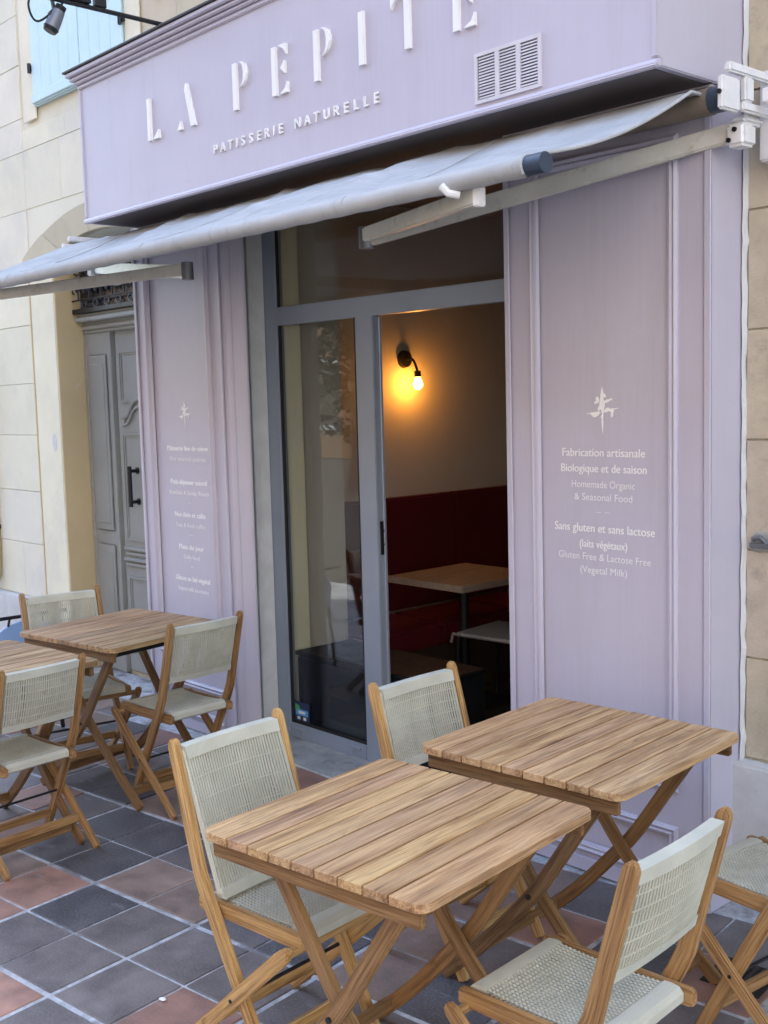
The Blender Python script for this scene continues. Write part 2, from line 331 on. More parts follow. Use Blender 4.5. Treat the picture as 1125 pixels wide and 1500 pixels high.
# grout is wide on every second joint, thin between
cand = []
for i in range(-30, 16):
    for j in range(-12, 7):
        c = N0 + tu * (i + 0.5) * TS + tv * (j + 0.5) * TS
        if c.y > 3.19 and -5.75 < c.x < -1.95 or c.y > 3.40: continue
        x, y, z = proj(c)
        if z < 0.4 or x < -60 or x > 1190 or y > 1575: continue
        cand.append((z, i, j))
cand.sort()
tmesh = {}
far_tiles = MB(); hp = []
for n_, (z, i, j) in enumerate(cand):
    a, b = i % 2, j % 2
    x0, x1 = (0.0095, 0.0045) if a == 0 else (0.0045, 0.0095); y0, y1 = (0.0095, 0.0045) if b == 0 else (0.0045, 0.0095)
    k = (a, b)
    if k not in tmesh:
        m = MB(); m.box((x0, y0, -0.02), (TS - x1, TS - y1, 0.0)); tmesh[k] = m.mesh('floor_tile', M['tile'], 0.003, 1)
    p = N0 + tu * i * TS + tv * j * TS
    if n_ < 300:
        o = obj('floor_tile', tmesh[k], pav)
        o.location = (p.x, p.y, random.uniform(-0.0012, 0.0012)); o.rotation_euler = (random.uniform(-.003, .003), random.uniform(-.003, .003), UA)
        c = known.get((i, j))
        if c is None: c = random.choices((GRY, DRK, BRN, RED, (0.10, 0.09, 0.09)), (5, 2.5, 3.6, 2.2, 3))[0]
        f_ = random.uniform(0.88, 1.12); o.color = (c[0] * f_, c[1] * f_, c[2] * f_, 1)
    else:
        far_tiles.box((x0, y0, -0.02), (TS - x1, TS - y1, 0), Matrix.Translation(p) @ Matrix.Rotation(UA, 4, 'Z'))
if far_tiles.v:
    o = far_tiles.build('distant_tiles', M['tile'], pav, kind='stuff'); o.color = (*GRY, 1)

# ------------------------------------------------------------------ the stone building
bld = thing('stone_building', 'old cream and tan limestone building that houses the mauve pastry shop', 'building', (-4, 3.5, 0))
core = MB()
for a, b in (((-14, 3.497, -0.1), (-7.03, 3.9, 15)), ((-7.03, 3.74, -0.1), (-5.63, 4.1, 15)), ((-7.03, 3.497, 3.12), (-5.63, 3.74, 15)), ((-5.63, 3.497, -0.1), (-4.83, 3.61, 15)),
             ((-4.83, 3.497, 2.76), (-2.88, 3.9, 15)), ((-2.88, 3.497, -0.1), (7, 3.9, 15)), ((-14, 3.9, 14.7), (7, 13, 15)), ((-14, 13, -0.1), (7, 13.3, 15)), ((-14, 3.9, -0.1), (-13.7, 13, 14.7)), ((6.7, 3.9, -0.1), (7, 13, 14.7))):
    core.box(a, b)
o = wpart(core, 'wall_core', M['cream_stone'], bld)
Zj = [0.44, 0.826, 1.199, 1.591, 1.946, 2.343, 2.72, 3.108, 3.491, 3.707, 4.05, 4.37, 4.74, 5.1]
def stones(x0, x1, z0, z1, mat, lens, j=0.0015, tint=(1, 1, 1), ph=0.0, proud=0.0, y0=WALL):
    x = x0 + ph if ph < 0 else x0; first = True; x = x0
    while x < x1 - 0.05:
        L = random.uniform(*lens) if not first else random.uniform(lens[0] * 0.55, lens[1])
        xe = min(x + L, x1)
        if x1 - xe < lens[0] * 0.45: xe = x1
        f_ = random.uniform(0.965, 1.03); pr = random.uniform(0, proud)
        o = wpart(B((x + j, y0 - pr, z0 + j), (xe - j, y0 + 0.014, z1 - j)), 'stone', mat, bld, 0.0025, 1)
        o.color = (f_ * tint[0], f_ * tint[1] * random.uniform(0.98, 1.01), f_ * tint[2] * random.uniform(0.95, 1.02), 1)
        x = xe; first = False
for k in range(len(Zj) - 1):
    if Zj[k] >= 4.74: break
    # left of the entrance (and above it)
    xe = -7.385 if Zj[k] < 2.7 else -7.36
    stones(-9.6, xe, Zj[k], Zj[k + 1], M['cream_stone'], (0.62, 0.95), proud=0.003)
stones(-7.36, -5.40, 3.108, 3.491, M['cream_stone'], (0.8, 1.1))
stones(-7.36, -5.40, 3.491, 3.62, M['cream_stone'], (0.8, 1.1))
for k in range(8, 12): stones(-5.76, -4.0, Zj[k] if k > 8 else 3.62, Zj[k + 1], M['cream_stone'], (0.5, 0.7), tint=(.80, .74, .68))
zr = [0.505, 0.86, 1.235, 1.609, 1.976, 2.369, 2.75, 3.12, 3.5, 3.9, 4.3]
for k in range(len(zr) - 1): stones(-2.012, 1.2, zr[k], zr[k + 1], M['tan_stone'], (0.45, 0.7), j=0.003, proud=0.007)
for x0, x1 in ((-9.6, -8.45), (-8.45, -7.40)): wpart(B((x0 + .003, 3.43, 0), (x1 - .003, 3.496, 0.437)), 'plinth_stone', M['plinth'], bld, 0.008, 2)
for x0, x1 in ((-2.04, -1.35), (-1.35, -0.6), (-0.6, 0.4)): wpart(B((x0 + .002, 3.425, 0), (x1 - .002, 3.495, 0.50)), 'plinth_stone', M['plinth'], bld, 0.01, 2)
# ragged caulk between shopfront and stone
m = MB(); rows = []
for k in range(90):
    z = 0.5 + k * (4.0 - 0.5) / 89; w = 0.005 + 0.010 * random.random(); rows.append([(-2.0195, 3.470, z), (-2.0195 + w * 0.4, 3.462 - random.random() * .006, z), (-2.0195 + w, 3.4845, z)])
m.strip(rows); wpart(m, 'caulk_joint', M['caulk'], bld)
# broken stone with a rusty stub beside the shop
m = MB(); m.box((-1.985, 3.455, 1.245), (-1.90, 3.486, 1.262)); m.tube([(-1.975, 3.46, 1.275), (-1.945, 3.462, 1.283), (-1.93, 3.475, 1.26)], 0.009, 8)
wpart(m, 'iron_stub', M['spot_grey'], bld, 0.003)
m = MB(); m.prism([(-1.99, 1.235), (-1.955, 1.228), (-1.91, 1.238), (-1.895, 1.268), (-1.92, 1.296), (-1.965, 1.30), (-1.988, 1.28)], lambda a, b, d: (a, d, b), 3.474, 3.486)
wpart(m, 'mortar_patch', M['sill'], bld, 0.003)
# entrance surround
CX = -6.33
def arc(Rr, cz, x): return cz + math.sqrt(max(0, Rr * Rr - (x - CX) ** 2))
sp = [(-7.36, 3.108), (-7.36, 2.60)] + [(-7.02, 2.60)] + [(CX - 0.69 + 1.38 * k / 20, arc(1.66, 1.19, CX - 0.69 + 1.38 * k / 20)) for k in range(21)] + [(-5.40, 2.70), (-5.40, 3.108)]
m = MB(); m.prism(sp, lambda a, b, d: (a, d, b), 3.4885, 3.74); o = wpart(m, 'spandrel', M['cream_stone'], bld); o.color = (1, 1, 1, 1)
sur = B((-7.36, 3.478, 0.0), (-7.02, 3.674, 2.695)); sur = wpart(sur, 'door_surround', M['cream_stone'], bld, 0.006, 2); sur.color = (1.06, 1.05, .98, 1)
rv = B((-7.0195, 3.486, 0.0), (-7.012, 3.674, 2.70)); wpart(rv, 'painted_reveal', M['ochre'], sur)
wpart(B((-7.375, 3.474, 0.0), (-7.362, 3.49, 2.70)), 'edge_bead', M['ochre'], sur, 0.003)
m = MB(); m.prism([(-7.115 + .030 * math.cos(t * .63) * (1 + .2 * math.sin(5 * t)), 1.545 + .062 * math.sin(t * .63)) for t in range(10)], lambda a, b, d: (a, d, b), 3.4765, 3.478)
wpart(m, 'scraped_patch', M['caulk'], sur)
nV = 7
for k in range(nV):
    xs = [(-7.36 + (2.06) * (k + q / 6) / nV) for q in range(7)]; xi = [(CX - .69 + 1.38 * (k + q / 6) / nV) for q in range(7)]
    poly = [(x, arc(2.247, .783, x)) for x in xs] + [(x, arc(1.66, 1.19, x)) for x in reversed(xi)]
    if k == 0: poly.append((-7.02, 2.70)); poly.append((-7.36, 2.70))
    m = MB(); m.prism(poly, lambda a, b, d: (a, d, b), 3.437 if k % 2 == 0 else 3.440, 3.60)
    o = wpart(m, 'voussoir', M['cream_stone'], sur, 0.004, 1); f_ = random.uniform(.66, .76); o.color = (f_, f_ * .95, f_ * .84, 1)
# entrance door
DP = M['door_paint']
door = wpart(B((-6.668, 3.715, 0.02), (-5.6, 3.738, 2.262)), 'entrance_door', DP, bld, 0.003); door['label'] = 'tall grey panelled entrance door with black bar handle'
wpart(B((-7.012, 3.69, 0.0), (-6.69, 3.739, 2.262)), 'door_frame', DP, door, 0.004)
wpart(MB().box((-6.965, 3.678, 0.95), (-6.735, 3.691, 2.12)).box((-6.965, 3.678, 0.16), (-6.735, 3.691, 0.86)), 'frame_panel', DP, door, 0.008, 2)
wpart(MB().box((-6.93, 3.672, 1.0), (-6.77, 3.68, 2.06)).box((-6.93, 3.672, 0.22), (-6.77, 3.68, 0.80)), 'frame_panel', DP, door, 0.012, 1)
m = MB()
for k, (dy, z0, z1) in enumerate(((0.012, 2.262, 2.285), (0.03, 2.285, 2.315), (0.02, 2.315, 2.335), (0.075, 2.335, 2.365), (0.06, 2.365, 2.388))):
    m.box((-7.011, 3.69 - dy, z0), (-5.6, 3.738, z1))
wpart(m, 'transom_cornice', DP, door, 0.006, 2)
def framed(poly, name, y, w=0.022, h=0.014):
    m = MB(); n = len(poly)
    for s_, hh in ((0.0, h), (w * 0.6, h * 0.55)):
        cxm = sum(p[0] for p in poly) / n; czm = sum(p[1] for p in poly) / n
        def inn(p, q): 
            return (p[0] + (q if p[0] < cxm else -q), p[1] + (q if p[1] < czm else -q))
        out = [inn(p, s_) for p in poly]; ins = [inn(p, s_ + w * 0.55) for p in poly]
        for k in range(n):
            a, b, c, d = out[k], out[(k + 1) % n], ins[(k + 1) % n], ins[k]
            m.add([(p[0], y, p[1]) for p in (a, b, c, d)] + [(p[0], y - hh, p[1]) for p in (a, b, c, d)], [(4, 5, 6, 7), (0, 1, 5, 4), (1, 2, 6, 5), (2, 3, 7, 6), (3, 0, 4, 7)])
    return wpart(m, name, DP, door)
framed([(-6.615, 1.80), (-6.40, 1.80), (-6.33, 1.87), (-6.26, 1.87), (-6.18, 1.80), (-6.0, 1.80), (-6.0, 2.13), (-6.615, 2.13)], 'door_panel', 3.716)
framed([(-6.615, 0.90), (-6.0, 0.90), (-6.0, 1.60), (-6.615, 1.60)], 'door_panel', 3.716)
framed([(-6.615, 0.16), (-6.0, 0.16), (-6.0, 0.66), (-6.615, 0.66)], 'door_panel', 3.716)
pts = spline([(-6.60, 3.705, 1.70), (-6.53, 3.705, 1.72), (-6.45, 3.705, 1.80), (-6.36, 3.705, 1.82), (-6.25, 3.705, 1.80)], 6)
m = MB(); m.tube(pts, 0.013, 8); m.tube([(p.x, p.y, p.z - 0.05) for p in pts], 0.010, 8); m.box((-6.62, 3.70, 1.655), (-6.57, 3.716, 1.715)); wpart(m, 'carved_moulding', DP, door, 0, 1, True)
m = MB()
for z, d in ((0.73, 0.02), (0.765, 0.032), (0.80, 0.016), (0.835, 0.026)): m.box((-6.64, 3.716 - d, z), (-5.95, 3.717, z + 0.022))
wpart(m, 'carved_moulding', DP, door, 0.004)
m = MB(); m.tube([(-6.455, 3.655, 1.13), (-6.455, 3.655, 1.39)], [0.014, 0.014], 10)
for z in (1.16, 1.36): m.tube([(-6.455, 3.655, z), (-6.455, 3.716, z)], 0.011, 8); m.tube([(-6.455, 3.706, z), (-6.455, 3.716, z)], 0.022, 10)
wpart(m, 'door_handle', M['black'], door, 0, 1, True)
# fanlight with scrolled ironwork
fan = wpart(B((-7.011, 3.665, 2.388), (-5.6, 3.70, 2.86)), 'fanlight', M['glass_dark'], bld)
wpart(MB().box((-7.011, 3.60, 2.388), (-5.6, 3.625, 2.42)).box((-7.011, 3.60, 2.60), (-5.6, 3.62, 2.622)).box((-7.011, 3.60, 2.47), (-5.6, 3.612, 2.48)), 'grille_bar', M['black'], fan, 0.003)
iron = m_simple('dark_blue_iron', (0.05, 0.06, 0.085), 0.35, 0.4)
for k in range(9):
    xc = -6.93 + k * 0.15; m = MB()
    for sg in (-1, 1):
        sc = []
        for q in range(26):
            t = q / 25 * 4.2; rr = 0.055 * (1 - t / 5.4); sc.append((xc + sg * (0.062 - rr * math.cos(t) * 0.95), 3.612, 2.535 + rr * math.sin(t) * 0.95))
        m.tube(sc, 0.0065, 6)
    m.tube([(xc, 3.61, 2.48), (xc, 3.605, 2.60)], 0.006, 6); m.tube([(xc, 3.60, 2.59), (xc - 0.02, 3.60, 2.56), (xc, 3.598, 2.53), (xc + 0.02, 3.60, 2.56), (xc, 3.60, 2.59)], 0.006, 6)
    m2 = [(xc + 0.058 * math.sin(t / 20 * 6.28), 3.61, 2.69 + 0.055 * math.cos(t / 20 * 6.28)) for t in range(21)]; m.tube(m2, 0.006, 6)
    m3 = [(xc + 0.075 + 0.03 * math.sin(t / 14 * 6.28), 3.61, 2.445 + 0.022 * math.cos(t / 14 * 6.28)) for t in range(15)]; m.tube(m3, 0.005, 6)
    wpart(m, 'iron_scroll', iron, fan, 0, 1, True)
# window with shutters
for xa, xb in ((-7.29, -7.115), (-5.94, -5.78)): win = wpart(B((xa, 3.470, 3.66), (xb, 3.4845, 5.4)), 'window_surround', M['cream_stone'], bld, 0.004); win.color = (1.05, 1.03, 1, 1)
shut = wpart(B((-7.105, 3.466, 3.73), (-5.955, 3.482, 5.4)), 'window_shutter', M['shutter'], bld); shut['label'] = 'pale turquoise closed window shutters'
for k in range(9):
    x0 = -7.10 + k * 0.127 + (0.012 if k >= 5 else 0); wpart(B((x0 + .0015, 3.452, 3.735 if k % 1 == 0 else 3.74), (x0 + .1255, 3.465, 5.4)), 'shutter_board', M['shutter'], shut, 0.002)
wpart(B((-7.10, 3.440, 3.742), (-5.955, 3.451, 3.80)), 'shutter_rail', M['shutter'], shut, 0.004)
for x, z in ((-7.118, 3.97), (-5.945, 3.98), (-7.118, 4.62)):
    m = MB(); m.tube([(x, 3.445, z - .03), (x, 3.445, z + .03)], 0.013, 8); m.box((x - .02, 3.45, z - .012), (x + .02, 3.468, z + .012)); wpart(m, 'shutter_hinge', M['black'], shut)
wpart(B((-5.62, 3.455, 4.02), (-5.30, 3.484, 5.4)), 'window_surround', M['tan_stone'], bld, 0.006)
dp = thing('drain_pipe', 'slim ochre drainpipe on the cream wall left of the entrance', 'pipe', (-8.12, 3.43, 0))
wpart(MB().tube([(-8.135, 3.425, 0.45), (-8.11, 3.45, 0.55), (-8.09, 3.455, 0.8), (-8.09, 3.455, 2.2)], 0.03, 12), 'pipe_run', M['pipe'], dp, 0, 1, True)
for z in (0.9, 1.9): wpart(MB().tube([(-8.09, 3.455, z), (-8.09, 3.455, z + .03)], 0.036, 12), 'pipe_clip', M['black'], dp)

# ------------------------------------------------------------------ shopfront
shop = thing('shop_front', 'mauve painted timber shopfront of a pastry shop with raised white lettering', 'shopfront', (-3.8, PIL, 0))
MV = M['mauve']
def text_mesh(txt, size, ext=0.0, width=None, spacing=1.0, bold=0.0):
    cu = bpy.data.curves.new('t', 'FONT'); cu.body = txt; cu.size = size; cu.extrude = ext; cu.align_x = 'CENTER'; cu.space_character = spacing; cu.offset = bold; cu.resolution_u = 4
    o = bpy.data.objects.new('t', cu); COL.objects.link(o); bpy.context.view_layer.update()
    me = bpy.data.meshes.new_from_object(o.evaluated_get(bpy.context.evaluated_depsgraph_get())); bpy.data.objects.remove(o); bpy.data.curves.remove(cu)
    xs = [v.co.x for v in me.vertices]; w = max(xs) - min(xs); c = (max(xs) + min(xs)) / 2; k = (width / w) if width else 1.0
    for v in me.vertices: v.co = ((v.co.x - c) * k, -v.co.z, v.co.y)       # stand it up in the x-z plane, facing -y
    return me
def put_text(txt, x, z, width, size, mat, parent, y, name='printed_line', ext=0.0, spacing=1.0, bold=0.0):
    me = text_mesh(txt, size * 0.92, ext, width * 0.97 if width else None, spacing, 0.0); me.materials.clear(); me.materials.append(mat)
    if bold:                                                        # heavier lines: the strokes laid side by side, a hair apart in depth
        bm = bmesh.new()
        for k, dx in enumerate((-1, 0, 1)):
            m2 = me.copy(); m2.transform(Matrix.Translation((dx * bold, k * 0.00006, dx * bold * .4))); bm.from_mesh(m2); bpy.data.meshes.remove(m2)
        bm.to_mesh(me); bm.free()
    o = obj(name, me); o.location = (x, y, z); return at(o, parent)

def frame_mould(x0, x1, z0, z1, w, parent):
    """double-bead picture-frame moulding standing proud of the pilaster"""
    m = MB(); prof = [(0, 0), (0.0, 0.010), (0.25, 0.017), (0.42, 0.012), (0.52, 0.009), (0.66, 0.016), (0.88, 0.012), (1.0, 0.0)]
    rows = []
    for t, h in prof:
        d = t * w; y = PIL + 0.002 - h
        rows.append([(x0 + d, y, z0 + d), (x1 - d, y, z0 + d), (x1 - d, y, z1 - d), (x0 + d, y, z1 - d)])
    m.strip(rows, True); return wpart(m, 'panel_moulding', MV, parent)
def pilaster(x0, x1, fx0, fx1, w0, yb):
    zt = 2.746
    m = MB()
    m.box((x0 + 0.003, PIL + 0.008, 0.0), (x1 - 0.003, yb, zt))
    for a, b, z0, z1 in ((x0, fx0 + 0.01, 0, zt), (fx1 - 0.01, x1, 0, zt)):
        m.box((a, PIL, z0), (b, PIL + 0.010, z1))
    for z0, z1 in ((0.0, 0.085), (0.26, 0.41), (2.60, zt)): m.box((fx0 + 0.0101, PIL + 0.0005, z0), (fx1 - 0.0101, PIL + 0.010, z1))
    p = wpart(m, 'pilaster', MV, shop)
    frame_mould(fx0, fx1, 0.398, 2.615, w0, p); frame_mould(fx0, fx1, 0.073, 0.272, w0, p)
    for a in (x0 - 0.004, x1 - 0.026):
        wpart(B((a, PIL - 0.010, 0.0), (a + 0.030, PIL - 0.0005, zt)), 'corner_bead', MV, p, 0.006, 3)
    wpart(B((x0 + .03, PIL - 0.014, 0.0), (x1 - .03, PIL - 0.001, 0.055)), 'base_board', MV, p, 0.004, 2)
    return p
pl = pilaster(-5.64, -4.803, -5.53, -4.905, 0.042, 3.434)
pr = pilaster(-2.90, -2.02, -2.778, -2.143, 0.040, WALL)
m = MB(); m.prism([(-4.8025, 3.2805), (-4.7715, 3.2825), (-4.697, 3.358), (-4.712, 3.372), (-4.8025, 3.310)], lambda a, b, d: (a, b, d), 0.0, 2.745); wpart(m, 'splayed_return', MV, pl, 0.003, 2)
for q_ in (0.3, 0.95): wpart(MB().bar([(-4.7765 + .0745 * q_ + .003, 3.2805 + .0755 * q_ - .003, 0.0), (-4.7765 + .0745 * q_ + .003, 3.2805 + .0755 * q_ - .003, 2.744)], (.7, .7, 0), 0.012, 0.010), 'corner_bead', MV, pl, 0.003, 2)
pr['label'] = 'right pilaster with emblem and dietary lines'
pl['label'] = 'left pilaster with emblem and menu lines'
wpart(B((-5.60, 3.4345, 0.0), (-4.86, 3.4965, 2.74)), 'gap_shade_backing', M['dark_gap'], shop)  # near-black sheet that paints the shade in the gap beside the jamb
# printed emblem: upright star with sprigs
def emblem(cx, cz, k, parent):
    m = MB(); yy = [PIL + 0.0066]; f = lambda a, b, d: (cx + a * k, d, cz + b * k)
    def nexty(): yy[0] -= 0.00006; return yy[0]
    def dia(ax, az, bx, bz, w):
        dx, dz = bx - ax, bz - az; L = math.hypot(dx, dz); nx, nz = -dz / L * w, dx / L * w; mx_, mz_ = ax + dx * .45, az + dz * .45
        y = nexty(); m.prism([(ax, az), (mx_ + nx, mz_ + nz), (bx, bz), (mx_ - nx, mz_ - nz)], f, y, PIL + .0078)
    dia(0, .02, 0, .085, .009); dia(0, -.012, .002, -.095, .004); dia(0, -.01, .082, .004, .005); dia(0, -.012, -.082, -.018, .004)
    dia(-.004, .06, .004, -.03, .013)
    def leaf(x, z, a, L, w):
        pts = [(x + math.cos(a) * L * math.cos(t) - math.sin(a) * w * math.sin(t), z + math.sin(a) * L * math.cos(t) + math.cos(a) * w * math.sin(t)) for t in [q * 6.283 / 9 for q in range(9)]]
        y = nexty(); m.prism(pts, f, y, PIL + .0078)
    for x, z, a, L, w in ((-.022, .036, 1.9, .012, .007), (-.03, .026, .4, .007, .005), (.022, .03, .3, .014, .006), (.04, .036, .2, .008, .004), (-.028, -.02, .5, .018, .008), (-.045, -.02, .1, .008, .005),
                          (.022, -.004, .6, .013, .007), (.045, -.008, -.2, .010, .006), (.046, -.022, 1.4, .010, .005), (-.012, .004, 1.0, .012, .006), (.01, .052, 2.2, .010, .005), (.0, -.03, 1.5, .008, .005)): leaf(x, z, a, L * 1.05, w * 1.05)
    wpart(m, 'emblem', M['print'], parent)
emblem(-2.462, 1.722, 0.92, pr); emblem(-5.195, 1.728, 0.85, pl)
yt = PIL + 0.0065
for t, z, w, s_, b in (('Fabrication artisanale', 1.553, .372, .046, .0012), ('Biologique et de saison', 1.496, .385, .046, .0012), ('Homemade Organic', 1.440, .285, .040, 0), ('& Seasonal Food', 1.394, .262, .040, 0), ('—  —', 1.345, .062, .030, 0),
                       ('Sans gluten et sans lactose', 1.279, .452, .048, .0014), ('(laits végétaux)', 1.222, .215, .044, .0012), ('Gluten Free & Lactose Free', 1.176, .418, .040, 0), ('(Vegetal Milk)', 1.128, .212, .040, 0)):
    put_text(t, -2.462, z, w, s_, M['print'], pr, yt, bold=b * .7)
for t, z, w, s_, b in (('Pâtisserie fine de saison', 1.530, .405, .042, .0012), ('Fine seasonal pastries', 1.474, .36, .036, 0), ('Petit-déjeuner naturel', 1.348, .365, .042, .0012), ('Breakfast & Sunday Brunch', 1.292, .40, .036, 0), ('—', 1.243, .03, .03, 0),
                       ('Nos thés et cafés', 1.172, .31, .042, .0012), ('Teas & fresh coffee', 1.116, .30, .036, 0), ('—', 1.068, .04, .03, 0), ('Plats du jour', 0.995, .25, .042, .0012), ('Daily food', 0.943, .16, .036, 0), ('—', 0.895, .03, .03, 0),
                       ('Glaces au lait végétal', 0.822, .345, .042, .0012), ('Vegetal milk ice creams', 0.766, .31, .036, 0)):
    put_text(t, -5.185, z, w, s_, M['print'], pl, yt, bold=b * 1.3 + .0008)
# fascia
fas = wpart(B((-5.574, FAS, 2.750), (-2.022, 3.484, 3.448)), 'fascia_board', MV, shop)
fas['label'] = 'lavender fascia with raised white lettering'
m = MB()
m.prism([(FAS + .012, 2.743), (FAS - .014, 2.743), (FAS - .016, 2.752), (FAS - .006, 2.768), (FAS + .012, 2.770)], lambda a, b, d: (d, a, b), -5.586, -2.010); m.box((-5.582, FAS - 0.0065, 2.7721), (-5.560, FAS + 0.012, 3.44)); m.box((-2.036, FAS - 0.0065, 2.7721), (-2.014, FAS + 0.012, 3.44))
m.box((-2.0215, FAS + 0.0125, 2.746), (-2.010, 3.483, 2.776)); m.box((-5.583, FAS + 0.0125, 2.746), (-5.5745, 3.483, 2.776))
wpart(m, 'edge_trim', MV, fas, 0.004, 2)
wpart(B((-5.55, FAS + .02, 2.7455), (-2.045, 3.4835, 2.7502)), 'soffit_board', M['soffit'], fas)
m = MB()
for p_, z0, z1 in ((0.012, 3.430, 3.452), (0.026, 3.452, 3.470), (0.040, 3.470, 3.490), (0.056, 3.490, 3.514)):
    m.box((-5.574 - p_, FAS - p_, z0 + .0015), (-2.022 + p_, 3.483, z1 - .0015))
m.box((-5.58, FAS - 0.006, 3.43), (-2.016, 3.48, 3.515))
wpart(m, 'cornice', MV, shop, 0.004, 2)
wpart(B((-5.574 - 0.066, FAS - 0.066, 3.5141), (-2.022 + 0.066, 3.483, 3.524)), 'cornice_flashing', M['cornice_top'], shop, 0.002)
# raised stencil letters
LB, LH = 3.046, 0.196
def letter(ch, x, sc=1.0):
    f = lambda a, b, d: (x + a * LH * sc, FAS - d, LB + b * LH)
    polys = []
    st = lambda a, b: [(a, 0), (b, 0), (b, 1), (a, 1)]
    cres = lambda c0, cz, rx, rz, th: [(c0 + rx * math.sin(t), cz + rz * math.cos(t)) for t in [q * math.pi / 12 for q in range(1, 13)]] + [(c0 + (rx - th * math.sin(t)) * math.sin(t), cz + rz * .9 * math.cos(t)) for t in [q * math.pi / 12 for q in range(12, 0, -1)]]
    if ch == 'L': polys = [st(0, .13), [(.22, 0), (.50, 0), (.50, .03), (.50, .20)]]
    if ch == 'A': polys = [[(-.02, 0), (.17, 0), (.155, .05), (.115, .20)], [(.38, 1.0), (.44, 1.0), (.74, 0), (.56, 0), (.34, .86)]]
    if ch == 'P': polys = [st(0, .14), [(.24, 1.0), (.34, .99), (.46, .93), (.52, .80), (.52, .70), (.46, .56), (.36, .48), (.24, .45), (.36, .52), (.40, .62), (.41, .76), (.38, .90), (.32, .97)]]
    if ch == 'E': polys = [st(0, .14), [(.25, 1.0), (.50, 1.0), (.50, .78), (.42, .90)], [(.30, .53), (.44, .66), (.44, .40)], [(.25, 0), (.52, 0), (.52, .22), (.44, .09)]]
    if ch == 'I': polys = [st(0, .145)]
    if ch == 'T': polys = [st(0, .145), [(-.08, 1.0), (-.36, 1.0), (-.36, .80), (-.27, .92)], [(.225, 1.0), (.505, 1.0), (.505, .80), (.415, .92)]]
    m = MB()
    for p in polys: m.prism(p, f, 0.0, 0.014)
    wpart(m, 'raised_letter', M['white_letter'], fas)
for ch, x in (('L', -4.897), ('A', -4.63), ('P', -4.180), ('E', -3.897), ('P', -3.618), ('I', -3.345), ('T', -3.092), ('E', -2.845)): letter(ch, x)
def small_letters():
    txt = 'PATISSERIE NATURELLE'; x0, x1 = -4.367, -3.230; n = len(txt)
    wd = [0.62 if c == 'I' else (0.9 if c == ' ' else (1.15 if c in 'NU' else 1.0)) for c in txt]; tot = sum(wd); x = x0
    for c, w in zip(txt, wd):
        s_ = (x1 - x0) * w / tot
        if c != ' ':
            me = text_mesh(c, 0.056, 0.004, None, 1, 0.0008); me.materials.clear(); me.materials.append(M['white_letter'])
            o = obj('small_letter', me); o.location = (x + s_ / 2, FAS - 0.005, 2.892); at(o, fas)
        x += s_
small_letters()
# ventilation grille on the fascia
V0, V1, VZ0, VZ1 = -2.752, -2.458, 2.781, 2.950
vg = MB()
vg.box((V0, FAS - 0.009, VZ0), (V1, FAS - 0.0005, VZ0 + .012)); vg.box((V0, FAS - 0.009, VZ1 - .012), (V1, FAS - 0.0005, VZ1))
for k in range(4): xx = V0 + (V1 - V0 - 0.012) * k / 3; vg.box((xx, FAS - 0.0088, VZ0 + .0121), (xx + 0.012 + (0.006 if 0 < k < 3 else 0), FAS - 0.0005, VZ1 - .0121))
vo = wpart(vg, 'vent_grille', M['vent'], shop)
wpart(B((V0 + .004, FAS - 0.0015, VZ0 + .004), (V1 - .004, FAS - 0.0004, VZ1 - .004)), 'vent_backing', M['spot_grey'], vo)
for c in range(3):
    xa = V0 + (V1 - V0 - 0.012) * c / 3 + 0.018; xb = V0 + (V1 - V0 - 0.012) * (c + 1) / 3 - 0.001
    for r_ in range(14):
        z = VZ0 + 0.016 + r_ * 0.0101
        mm = MB(); mm.add([(xa, FAS - .003, z + .0065), (xb, FAS - .003, z + .0065), (xb, FAS - .0075, z), (xa, FAS - .0075, z), (xa, FAS - .0022, z + .0055), (xb, FAS - .0022, z + .0055), (xb, FAS - .0067, z - .001), (xa, FAS - .0067, z - .001)],
               [(0, 1, 2, 3), (7, 6, 5, 4), (0, 4, 5, 1), (3, 2, 6, 7), (0, 3, 7, 4), (1, 5, 6, 2)])
        wpart(mm, 'vent_slat', M['vent'], vo)
# door and glazing
wpart(B((-4.90, 3.449, 0.0), (-4.801, 3.549, 2.744)), 'stone_jamb', M['plinth'], shop, 0.004)
AL = M['alu']
gd_ = MB()
for a, b in (((-4.825, 3.55, 0.0), (-4.707, 3.60, 2.744)), ((-4.097, 3.552, 0.0), (-3.970, 3.602, 2.166)), ((-4.7069, 3.5515, 2.166), (-2.88, 3.6015, 2.258)), ((-4.7069, 3.553, 0.0), (-4.0971, 3.598, 0.083)),
             ((-4.7069, 3.5505, 2.66), (-2.88, 3.60, 2.744)), ((-2.99, 3.5502, 0.0), (-2.88, 3.5999, 2.1659))): gd_.box(a, b)
gdo = wpart(gd_, 'glazed_door', AL, shop, 0.004, 2); gdo['label'] = 'grey aluminium glazed shop door standing open'
wpart(B((-4.7071, 3.572, 0.0825), (-4.0969, 3.578, 2.1665)), 'glass_pane', M['glass'], gdo)
wpart(B((-4.7071, 3.572, 2.2575), (-2.8801, 3.578, 2.6605)), 'glass_pane', M['glass'], gdo)
m = MB(); 
for a, b in (((-4.7069, 3.560, .0831), (-4.692, 3.571, 2.1659)), ((-4.112, 3.560, .0831), (-4.0971, 3.571, 2.1659)), ((-4.692, 3.5602, .0831), (-4.112, 3.571, .096)), ((-4.7069, 3.560, 2.2581), (-4.694, 3.571, 2.6599))): m.box(a, b)
wpart(m, 'rubber_seal', M['dark_gap'], gdo)
wpart(MB().box((-3.9695, 3.585, 0.02), (-3.960, 3.601, 2.16)), 'door_leaf_edge', AL, gdo, 0.002)
